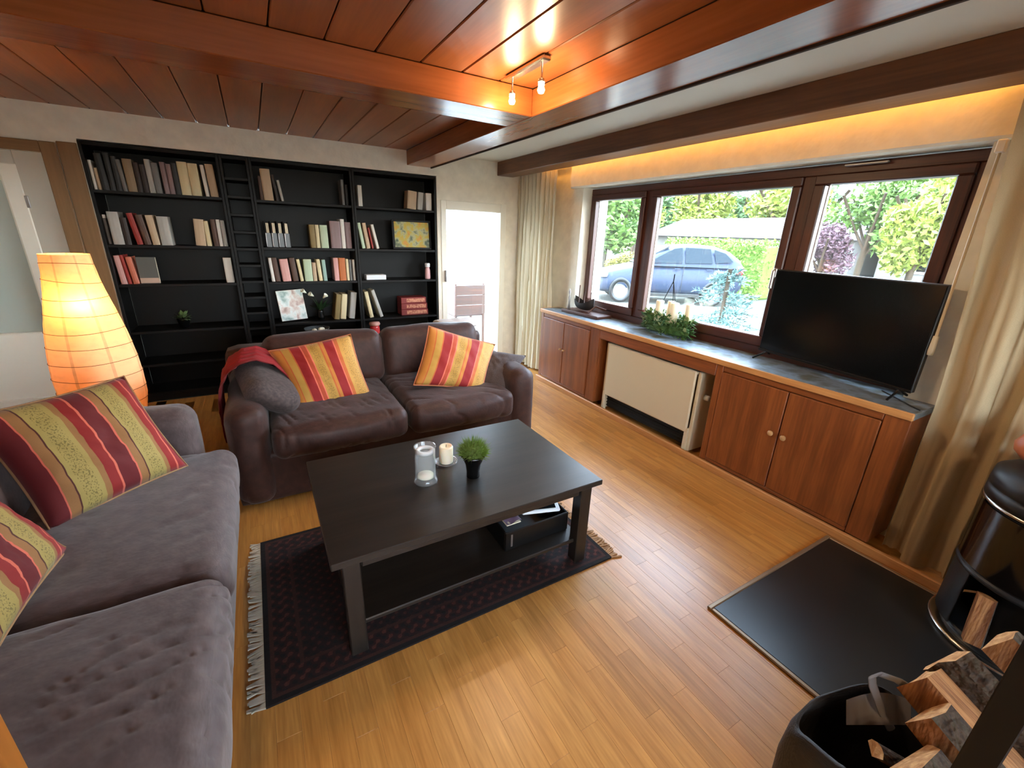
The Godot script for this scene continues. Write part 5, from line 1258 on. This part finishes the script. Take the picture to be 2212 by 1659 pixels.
func build_worktop_things() -> void:
	var y := 0.775
	# dark ornament on a red-brown board
	var t := thing("ship_ornament", "dark wooden ornament with little posts on a red-brown board", "ornament", Vector3(3.74, y + 0.001, 1.28))
	t.scale = Vector3(1.0, 1.3, 1.1)
	t.rotation.y = 0.06
	bar(t, "board", Vector3(-0.10, 0.0005, -0.23), Vector3(0.09, 0.022, 0.24), M.brown_thing, 2, 0.004)
	var m := MB.new(true)
	var P := []
	for i in 15:
		var s := -1.0 + 2.0 * i / 14.0
		var w := 0.05 * pow(maxf(0.0, 1 - pow(absf(s), 2.4)), 0.6) + 0.002
		var top := 0.085 + 0.045 * s * s
		var row := PackedVector3Array()
		for k in 11:
			var a := PI * k / 10.0
			row.append(Vector3(cos(a) * w, top - sin(a) * (top - 0.03) * (1.0 - 0.35 * s * s), s * 0.125 - 0.03))
		P.append(row)
	m.grid(P); obj("hull", m, mat(Color(0.10, 0.075, 0.06), 0.6), t)
	for q in [[-0.10, 0.21], [-0.03, 0.19], [0.05, 0.17]]:
		m = MB.new(true); m.tube([Vector3(0, 0.06, q[0]), Vector3(0, q[1], q[0])], 0.004, 6); obj("post", m, M.brown_thing, t)
	m = MB.new(true); m.lathe([Vector2(0, 0.022), Vector2(0.016, 0.022), Vector2(0.008, 0.06), Vector2(0.012, 0.11), Vector2(0.005, 0.13), Vector2(0.011, 0.15), Vector2(0.004, 0.175), Vector2(0, 0.178)], Vector3(-0.05, 0, -0.18), 14); obj("figurine", m, M.pewter, t)
	m = MB.new(true); m.tube([Vector3(-0.06, 0.03, 0.09), Vector3(-0.01, 0.075, 0.13), Vector3(0.05, 0.055, 0.20)], 0.008); obj("oar", m, M.brown_thing, t)
	# wreath with four candles in a wire tripod
	var c := Vector3(3.785, y + 0.001, on_x(1440, 705, 3.785).z)
	t = thing("candle_wreath", "green leafy wreath with a black wire tripod on the worktop", "wreath", c)
	t.scale = Vector3(0.60, 1.75, 1.75)
	m = MB.new(true)
	for i in 820:
		var a := rng.randf() * TAU
		var r := rng.randf_range(0.085, 0.135)
		var at := Vector3(cos(a) * r, rng.randf_range(0.006, 0.085), sin(a) * r)
		var d := Vector3(cos(a) * 0.5 + rng.randfn() * 0.5, rng.randf_range(-0.2, 0.9), sin(a) * 0.5 + rng.randfn() * 0.5).normalized()
		leaf_blade(m, at, at + d * rng.randf_range(0.025, 0.05), rng.randf_range(0.005, 0.010), Vector3(0, -0.008, 0.004), 3)
	obj("leaves", m, M.leaf_wreath, t).set_meta("kind", "stuff")
	m = MB.new(true)
	for i in 70:
		var a := rng.randf() * TAU; var r := rng.randf_range(0.10, 0.15)
		var at := Vector3(cos(a) * r, rng.randf_range(0.03, 0.10), sin(a) * r)
		leaf_blade(m, at, at + Vector3(rng.randfn(), absf(rng.randfn()), rng.randfn()).normalized() * 0.03, 0.009, Vector3(0, -0.006, 0.003), 3)
	obj("pale_leaves", m, mat(Color(0.52, 0.56, 0.36), 0.7), t).set_meta("kind", "stuff")
	m = MB.new(true)
	var ring := []
	for k in 36: ring.append(Vector3(cos(TAU * k / 36) * 0.105, 0.03, sin(TAU * k / 36) * 0.105))
	m.tube(ring, 0.019, 10, true); obj("core_ring", m, M.leaf_wreath, t)
	for k in 3:
		var a := TAU * k / 3.0 + 0.4
		m = MB.new(true); m.tube([Vector3(cos(a) * 0.10, 0.01, sin(a) * 0.10), Vector3(0, 0.24, 0)], 0.0022, 6); obj("tripod_rod", m, M.plastic, t)
	m = MB.new(true); m.tube([Vector3(0, 0.23, 0), Vector3(0, 0.27, 0)], 0.003, 6); obj("tripod_tip", m, M.plastic, t)
	var spots := [[-0.028, -0.075, "cream candle on the room side of the wreath next to the ornament"], [0.03, -0.01, "cream candle on the window side of the wreath behind the tripod"], [-0.03, 0.075, "cream candle on the room side of the wreath next to the television"], [0.028, 0.165, "cream candle on the window side of the wreath next to the television"]]
	for q in spots:
		var cd := thing("wreath_candle", q[2], "candle", c + Vector3(q[0], 0.10, q[1]), "candles in the wreath")
		m = MB.new(true); m.lathe([Vector2(0, 0), Vector2(0.030, 0), Vector2(0.031, 0.155), Vector2(0.027, 0.163), Vector2(0, 0.158)], Vector3.ZERO, 20); obj("wax", m, M.wax, cd)
		m = MB.new(true); m.tube([Vector3(0, 0.156, 0), Vector3(0.001, 0.172, 0)], 0.0012, 5); obj("wick", m, M.plastic, cd)

# ---------------------------------------------------------------- outside
func blob_leaves(sd: int, n: int, size: float) -> ArrayMesh:
	var r := RandomNumberGenerator.new(); r.seed = sd
	var m := MB.new()
	var lumps := []
	for i in 12:
		var d := Vector3(r.randfn(), r.randfn(), r.randfn()).normalized()
		lumps.append([d * Vector3(0.62, 0.55, 0.62) * r.randf_range(0.6, 1.0), r.randf_range(0.32, 0.5)])
	for i in n:
		var l: Array = lumps[r.randi() % lumps.size()]
		var d := Vector3(r.randfn(), r.randfn(), r.randfn()).normalized()
		var p: Vector3 = l[0] + d * l[1] * pow(r.randf(), 0.4)
		var a := Vector3(r.randfn(), r.randfn() * 0.6, r.randfn()).normalized() * size * r.randf_range(0.6, 1.3)
		var b := a.cross(Vector3(r.randfn(), r.randfn(), r.randfn())).normalized() * size * 0.4
		var nn := (d + Vector3.UP * 0.3).normalized()
		m.face([p - a, p + b, p + a, p - b], nn)
	return m.done()

func tree(at: Vector3, rx: float, ry: float, cy: float, mesh: ArrayMesh, m: Material, called: String, label: String, trunk := true, group := "trees in the garden") -> void:
	var t := thing(called, label, "tree" if trunk else "shrub", at, group)
	var f := obj("foliage", mesh, m, t); f.position.y = cy; f.scale = Vector3(rx, ry, rx); f.rotation.y = at.x * 3.0 + at.z; f.set_meta("kind", "stuff")
	if trunk:
		var mb := MB.new(true)
		mb.tube([Vector3(0, 0, 0), Vector3(0.05, cy * 0.5, 0), Vector3(0.1, cy, 0.05)], 0.07 * rx, 8); obj("trunk", mb, M.bark, t)
		for k in 5:
			var a := k * 1.3
			mb = MB.new(true); mb.tube([Vector3(0.05, cy * 0.5 + 0.1 * k, 0), Vector3(cos(a) * rx * 0.35, cy * 0.8 + 0.1 * k, sin(a) * rx * 0.35), Vector3(cos(a) * rx * 0.7, cy + ry * 0.4, sin(a) * rx * 0.7)], 0.03 * rx, 6); obj("branch", mb, M.bark, t)

func build_outside() -> void:
	var gr := MB.new(); gr.b2(Vector3(4.1, -0.3, -40), Vector3(60, -0.02, 40), 0.0)
	var gtex := noise_tex(301, 512, 0.03, [Color(0.22, 0.24, 0.18), Color(0.31, 0.30, 0.265), Color(0.38, 0.365, 0.34)], 5)
	var gm := mat(Color(1, 1, 1), 0.95, gtex, Vector3(0.35, 0.35, 1))
	solo("garden_ground", gr, gm, "pale gravel and grass yard outside the window", "ground", "", "structure")
	gr = MB.new(); gr.b2(Vector3(-8, -0.3, -40), Vector3(4.1, -0.02, -0.37), 0.0)
	solo("terrace_ground", gr, gm, "pale paved terrace outside the glazed door", "ground", "", "structure")
	gr = MB.new(); gr.b2(Vector3(-20, -0.3, 7.4), Vector3(4.1, -0.02, 40), 0.0)
	solo("back_garden_ground", gr, gm, "garden ground outside the added back window", "ground", "", "structure")
	# bright rendered wall beyond the terrace
	var w := thing("terrace_garden_wall", "bright white rendered garden wall beyond the terrace", "wall")
	bar(w, "wall_face", Vector3(1.0, -0.02, -6.2), Vector3(9.0, 3.4, -6.0), mat(Color(0.95, 0.95, 0.95), 0.9), 0, 0.01); bar(w, "coping", Vector3(0.95, 3.4, -6.25), Vector3(9.05, 3.46, -5.95), mat(Color(0.9, 0.9, 0.9), 0.9), 0, 0.01)
	# wooden terrace chair seen through the door
	var c := thing("terrace_chair", "brown slatted wooden chair standing on the terrace", "chair", Vector3(3.50, -0.02, -0.95))
	var cw: Material = M.sash
	for x in [-0.22, 0.20]:
		bar(c, "leg", Vector3(x, 0, 0.0), Vector3(x + 0.03, 0.86, 0.03), cw); bar(c, "leg", Vector3(x, 0, -0.42), Vector3(x + 0.03, 0.43, -0.39), cw)
	for i in 3: bar(c, "back_slat", Vector3(-0.22, 0.44 + 0.135 * i, 0.03), Vector3(0.23, 0.57 + 0.135 * i, 0.045), cw, 0)
	for i in 5: bar(c, "seat_slat", Vector3(-0.22, 0.41, -0.42 + 0.085 * i), Vector3(0.23, 0.43, -0.345 + 0.085 * i), cw, 0)
	build_car()
	var leafy := [blob_leaves(1, 4200, 0.078), blob_leaves(2, 4200, 0.078), blob_leaves(3, 4000, 0.08)]
	var F := func(c1: Color) -> StandardMaterial3D:
		var m := mat(c1, 0.7, M.leaf_tex, Vector3(9, 9, 1)); return m
	M.leaf_tex = noise_tex(305, 128, 0.02, [Color(0.62, 0.66, 0.6), Color(1, 1, 1)])
	var lime: Material = F.call(Color(0.56, 0.60, 0.20)); var green: Material = F.call(Color(0.38, 0.50, 0.18)); var deep: Material = F.call(Color(0.34, 0.46, 0.24)); var plum: Material = F.call(Color(0.36, 0.22, 0.27)); var gold: Material = F.call(Color(0.58, 0.53, 0.21)); var spruce: Material = F.call(Color(0.32, 0.46, 0.45))
	# trees behind the yard
	var T := [[15.0, -11.3, 2.3, 2.2, 2.6, 0, green, "green tree with spreading branches beyond the parked car's bonnet"], [25.0, -19.5, 2.4, 2.4, 3.4, 1, lime, "yellow-green tree at the far end of the neighbouring roof"], [25.0, -14.2, 2.4, 2.2, 3.6, 2, lime, "lime green tree above the far half of the neighbouring garage"], [25.0, -8.9, 2.4, 2.2, 3.6, 0, lime, "lime green tree above the near half of the neighbouring garage"], [26.0, -3.6, 2.4, 2.4, 3.8, 1, green, "green tree behind the middle window mullion"], [16.6, -1.75, 1.25, 1.6, 2.3, 1, green, "bright green tree behind the purple bush"], [15.2, -0.05, 1.1, 1.6, 2.1, 2, lime, "lime green tree in the window pane above the television"]]
	for k in 8: T.append([34.0 + 3.5 * (k % 2), -38.0 + 6.2 * k, 3.7, 3.6, 3.6, k % 3, deep, "dark green tree far behind the houses, %s from the bonnet side" % ORD[k]])
	for q in T: tree(Vector3(q[0], -0.02, q[1]), q[2], q[3], q[4], leafy[q[5]], q[6], "garden_tree", q[7])
	tree(Vector3(12.2, -0.02, -0.75), 0.72, 0.85, 1.35, leafy[1], plum, "purple_bush", "purple leaved bush beside the window mullion", true, "")
	tree(Vector3(13.0, -0.02, -7.6), 0.9, 0.62, 0.55, leafy[2], gold, "round_bush", "yellow-green low bush behind the car bonnet", false, "low garden bushes")
	tree(Vector3(10.5, -0.02, 1.9), 0.8, 0.52, 0.45, leafy[0], gold, "round_bush", "pale low bush behind the television", false, "low garden bushes")
	# clipped hedge
	var hg := thing("clipped_hedge", "bright green clipped hedge behind the parked car", "hedge", Vector3(13.6, -0.02, -3.9))
	var m := MB.new()
	var r := RandomNumberGenerator.new(); r.seed = 55
	for i in 5200:
		var p := Vector3(r.randf_range(-0.5, 0.5), r.randf_range(0.0, 1.55), r.randf_range(-2.2, 1.35))
		if r.randf() < 0.45: p.x = -0.5 + r.randfn() * 0.03
		elif r.randf() < 0.5: p.y = 1.55 + r.randfn() * 0.04
		var a := Vector3(r.randfn(), r.randfn(), r.randfn()).normalized() * 0.055
		var b := a.cross(Vector3(r.randfn(), r.randfn(), r.randfn())).normalized() * 0.03
		m.face([p - a, p + b, p + a, p - b], Vector3(-0.6, 0.8, 0))
	var hm: Material = F.call(Color(0.46, 0.6, 0.17))
	obj("leaves", m, hm, hg).set_meta("kind", "stuff")
	bar(hg, "core", Vector3(-0.42, 0, -2.1), Vector3(0.42, 1.48, 1.28), hm, 1, 0.05)
	# blue-green conifer near the window
	var cf := thing("blue_spruce", "low blue-green spruce in front of the parked car's tail", "shrub", Vector3(7.5, -0.02, 0.22))
	cf.scale = Vector3(1.35, 1.15, 1.35)
	m = MB.new(true)
	for k in 90:
		var h := 0.95 * pow(r.randf(), 1.3)
		var a := r.randf() * TAU
		var l := (0.72 - h * 0.6) * r.randf_range(0.6, 1.1)
		var tip := Vector3(cos(a) * l, h + 0.06 * r.randfn() - 0.04, sin(a) * l)
		m.tube([Vector3(0, h, 0), tip], 0.006, 5)
		for i in 34:
			var t := r.randf_range(0.15, 1.0)
			var at := Vector3(0, h, 0).lerp(tip, t)
			var d := (tip - Vector3(0, h, 0)).normalized() * 0.6 + Vector3(r.randfn(), r.randfn(), r.randfn()) * 0.5
			leaf_blade(m, at, at + d.normalized() * 0.075, 0.010, Vector3(0, 0.004, 0.003), 2)
	obj("needles", m, spruce, cf).set_meta("kind", "stuff")
	m = MB.new(true); m.tube([Vector3(0, 0, 0), Vector3(0, 0.98, 0)], 0.025, 8); obj("trunk", m, M.bark, cf)
	# neighbouring garage with pale roof, and a house
	var pale := mat(Color(0.42, 0.41, 0.395), 0.9); var roof := mat(Color(0.40, 0.365, 0.365), 0.8)
	var g := thing("neighbour_garage", "pale neighbouring garage with a low pinkish roof behind the hedge", "building", Vector3(18.5, -0.02, -6.4))
	bar(g, "wall_block", Vector3(0, 0, -5.0), Vector3(4.0, 1.75, 3.6), pale, 1, 0.02)
	m = MB.new(); m.prism([Vector3(-0.35, 1.75, -5.2), Vector3(-0.35, 1.87, -5.2), Vector3(2.0, 2.62, -5.2), Vector3(4.35, 1.87, -5.2), Vector3(4.35, 1.75, -5.2)], Vector3(0, 0, 9.0), 2); obj("roof", m, roof, g)
	bar(g, "garage_door", Vector3(-0.03, 0.05, 0.8), Vector3(0.0, 1.6, 3.0), M.gray_paint, 1, 0.01)
	bar(g, "window", Vector3(-0.03, 0.9, -3.6), Vector3(0.0, 1.5, -2.6), M.screen, 1, 0.01)
	g = thing("neighbour_house", "white neighbouring house with a grey gable roof behind the trees", "building", Vector3(19.0, -0.02, -2.2))
	bar(g, "wall_block", Vector3(0, 0, 0), Vector3(5.0, 2.1, 6.4), pale, 1, 0.02)
	m = MB.new(); m.prism([Vector3(-0.4, 1.95, -0.35), Vector3(-0.4, 2.1, -0.35), Vector3(-0.4, 3.3, 3.2), Vector3(-0.4, 2.1, 6.75), Vector3(-0.4, 1.95, 6.75)], Vector3(5.8, 0, 0), 0); obj("roof", m, mat(Color(0.36, 0.35, 0.36), 0.8), g)
	for z in [1.0, 3.6]:
		var wn := bar(g, "window", Vector3(-0.04, 0.8, z), Vector3(0.0, 1.7, z + 0.9), M.white_paint, 1, 0.01); bar(wn, "pane", Vector3(-0.05, 0.88, z + 0.08), Vector3(-0.04, 1.62, z + 0.82), M.screen, 1, 0.0)
	# low white garden wall behind the television side
	g = thing("low_garden_wall", "low white garden wall between the bushes", "wall", Vector3(14.0, -0.02, 0.6))
	for i in 6: bar(g, "block", Vector3(0, 0, i * 0.62), Vector3(0.3, 1.05, i * 0.62 + 0.61), pale, 1, 0.01)

func build_car() -> void:
	# hatchback parked parallel to the house, nose towards -z; local x across (0 = near flank), z along
	var c := thing("parked_car", "dark blue hatchback car parked outside the window", "car", Vector3(8.25, -0.02, -3.95))
	c.rotation.y = 0.963; c.scale = Vector3(0.95, 1.0, 0.90)
	var paint := mat(Color(0.12, 0.16, 0.235), 0.4, null, Vector3.ONE, 0.35)
	var glass := mat(Color(0.10, 0.14, 0.17), 0.15, null, Vector3.ONE, 0.22)
	var W := 1.74
	# lower body: stations along z -> half width factor, belt height, floor height
	var st := [[0.0, 0.62, 0.50, 0.36], [0.06, 0.80, 0.62, 0.28], [0.25, 0.92, 0.72, 0.22], [0.7, 0.98, 0.84, 0.2], [1.15, 1.0, 0.93, 0.2], [1.6, 1.0, 0.97, 0.2], [2.4, 1.0, 0.99, 0.2], [3.2, 1.0, 1.02, 0.2], [3.75, 0.98, 1.03, 0.22], [3.98, 0.93, 1.0, 0.28], [4.08, 0.84, 0.86, 0.36], [4.10, 0.70, 0.6, 0.45]]
	var m := MB.new(true); var P := []
	for s in st:
		var row := PackedVector3Array()
		var hw: float = W * 0.5 * s[1]
		for k in 25:
			var a := TAU * (k % 24) / 24.0
			var ca := signf(cos(a)) * pow(absf(cos(a)), 0.42); var sa := signf(sin(a)) * pow(absf(sin(a)), 0.5)
			row.append(Vector3(W * 0.5 + ca * hw * (1.0 - 0.04 * maxf(0.0, sa)), (s[2] + s[3]) * 0.5 + sa * (s[2] - s[3]) * 0.5, s[0]))
		P.append(row)
	m.grid(P, Vector2.ONE, Vector3(W * 0.5, 0.6, 2.0)); obj("body", m, paint, c)
	# greenhouse: side glass between belt and roof
	var top := [[1.25, 0.96, 0.90], [1.75, 1.27, 0.86], [2.25, 1.43, 0.80], [2.8, 1.465, 0.78], [3.3, 1.43, 0.77], [3.7, 1.32, 0.74], [3.95, 1.16, 0.76], [4.02, 1.0, 0.86]]
	m = MB.new(true); P = []
	for s in top:
		var row := PackedVector3Array()
		for k in 17:
			var a := PI * k / 16.0
			var ca := signf(cos(a)) * pow(absf(cos(a)), 0.35); var sa := pow(maxf(0, sin(a)), 0.55)
			var y: float = lerpf(0.93, s[1], sa)
			row.append(Vector3(W * 0.5 - ca * W * 0.5 * lerpf(0.97, s[2], sa), y, s[0]))
		P.append(row)
	m.grid(P, Vector2.ONE, Vector3(W * 0.5, 0.9, 2.6)); obj("cabin", m, paint, c)
	# side windows, near flank, slightly proud
	var side := func(z0, yb0, z1, yb1, z2, yt2, z3, yt3) -> MB:
		var mb := MB.new()
		var X := func(y, z): return W * 0.5 - W * 0.5 * lerpf(0.985, 0.80, clampf((y - 0.93) / 0.5, 0, 1)) - 0.012
		var q := [Vector3(X.call(yb0, z0), yb0, z0), Vector3(X.call(yb1, z1), yb1, z1), Vector3(X.call(yt3, z3), yt3, z3), Vector3(X.call(yt2, z2), yt2, z2)]
		mb.prism(q, Vector3(0.02, 0, 0)); return mb
	obj("side_window", side.call(1.45, 0.99, 2.38, 1.01, 2.12, 1.335, 2.36, 1.37), glass, c)
	obj("side_window", side.call(2.46, 1.01, 3.18, 1.03, 2.44, 1.375, 3.10, 1.36), glass, c)
	obj("side_window", side.call(3.26, 1.04, 3.72, 1.08, 3.20, 1.345, 3.50, 1.27), glass, c)
	m = MB.new(); m.prism([Vector3(0.20, 0.985, 1.31), Vector3(W - 0.20, 0.985, 1.31), Vector3(W - 0.28, 1.37, 2.05), Vector3(0.28, 1.37, 2.05)], Vector3(0, 0.03, -0.02)); obj("windscreen", m, glass, c)
	for z in [0.80, 3.30]:
		for x in [-0.005, W - 0.195]:
			var wh := Node3D.new(); wh.name = "wheel"; c.add_child(wh, true); wh.position = Vector3(x + 0.1, 0.31, z)
			m = MB.new(true); m.lathe([Vector2(0.20, -0.1), Vector2(0.29, -0.1), Vector2(0.31, -0.08), Vector2(0.31, 0.08), Vector2(0.29, 0.1), Vector2(0.20, 0.1), Vector2(0.20, -0.1)], Vector3.ZERO, 32, Vector2.ONE, Basis(Vector3.BACK, PI / 2)); obj("tyre", m, M.plastic, wh)
			m = MB.new(true); m.lathe([Vector2(0, -0.085), Vector2(0.05, -0.09), Vector2(0.19, -0.07), Vector2(0.205, -0.095), Vector2(0.205, 0.095), Vector2(0.19, 0.07), Vector2(0.05, 0.09), Vector2(0, 0.085)], Vector3.ZERO, 28, Vector2.ONE, Basis(Vector3.BACK, PI / 2)); obj("rim", m, M.steel, wh)
	m = MB.new(true); m.soft(Vector3(-0.09, 1.02, 1.55), Vector3(0.18, 0.13, 0.10), 0.04, 8); obj("mirror", m, paint, c)
	m = MB.new(true); m.soft(Vector3(0.12, 0.68, 0.24), Vector3(0.26, 0.15, 0.36), 0.06, 8); obj("headlight", m, mat(Color(0.75, 0.80, 0.84), 0.1), c)
	m = MB.new(true); m.soft(Vector3(0.14, 0.88, 3.93), Vector3(0.22, 0.22, 0.20), 0.05, 8); obj("tail_light", m, mat(Color(0.5, 0.08, 0.07), 0.2), c)
	for z in [2.28, 3.12]: bar(c, "door_handle", Vector3(-0.02, 0.86, z - 0.1), Vector3(0.01, 0.89, z + 0.06), paint, 2, 0.006)
	for z in [1.32, 2.42, 3.22]: bar(c, "door_gap", Vector3(-0.004, 0.32, z), Vector3(0.006, 0.94, z + 0.012), M.plastic, 1, 0.001)
	bar(c, "sill", Vector3(-0.01, 0.20, 1.15), Vector3(0.05, 0.28, 2.95), M.plastic, 2, 0.01)
	bar(c, "number_plate", Vector3(0.62, 0.42, -0.02), Vector3(1.12, 0.53, 0.0), M.white_plastic, 0, 0.004)
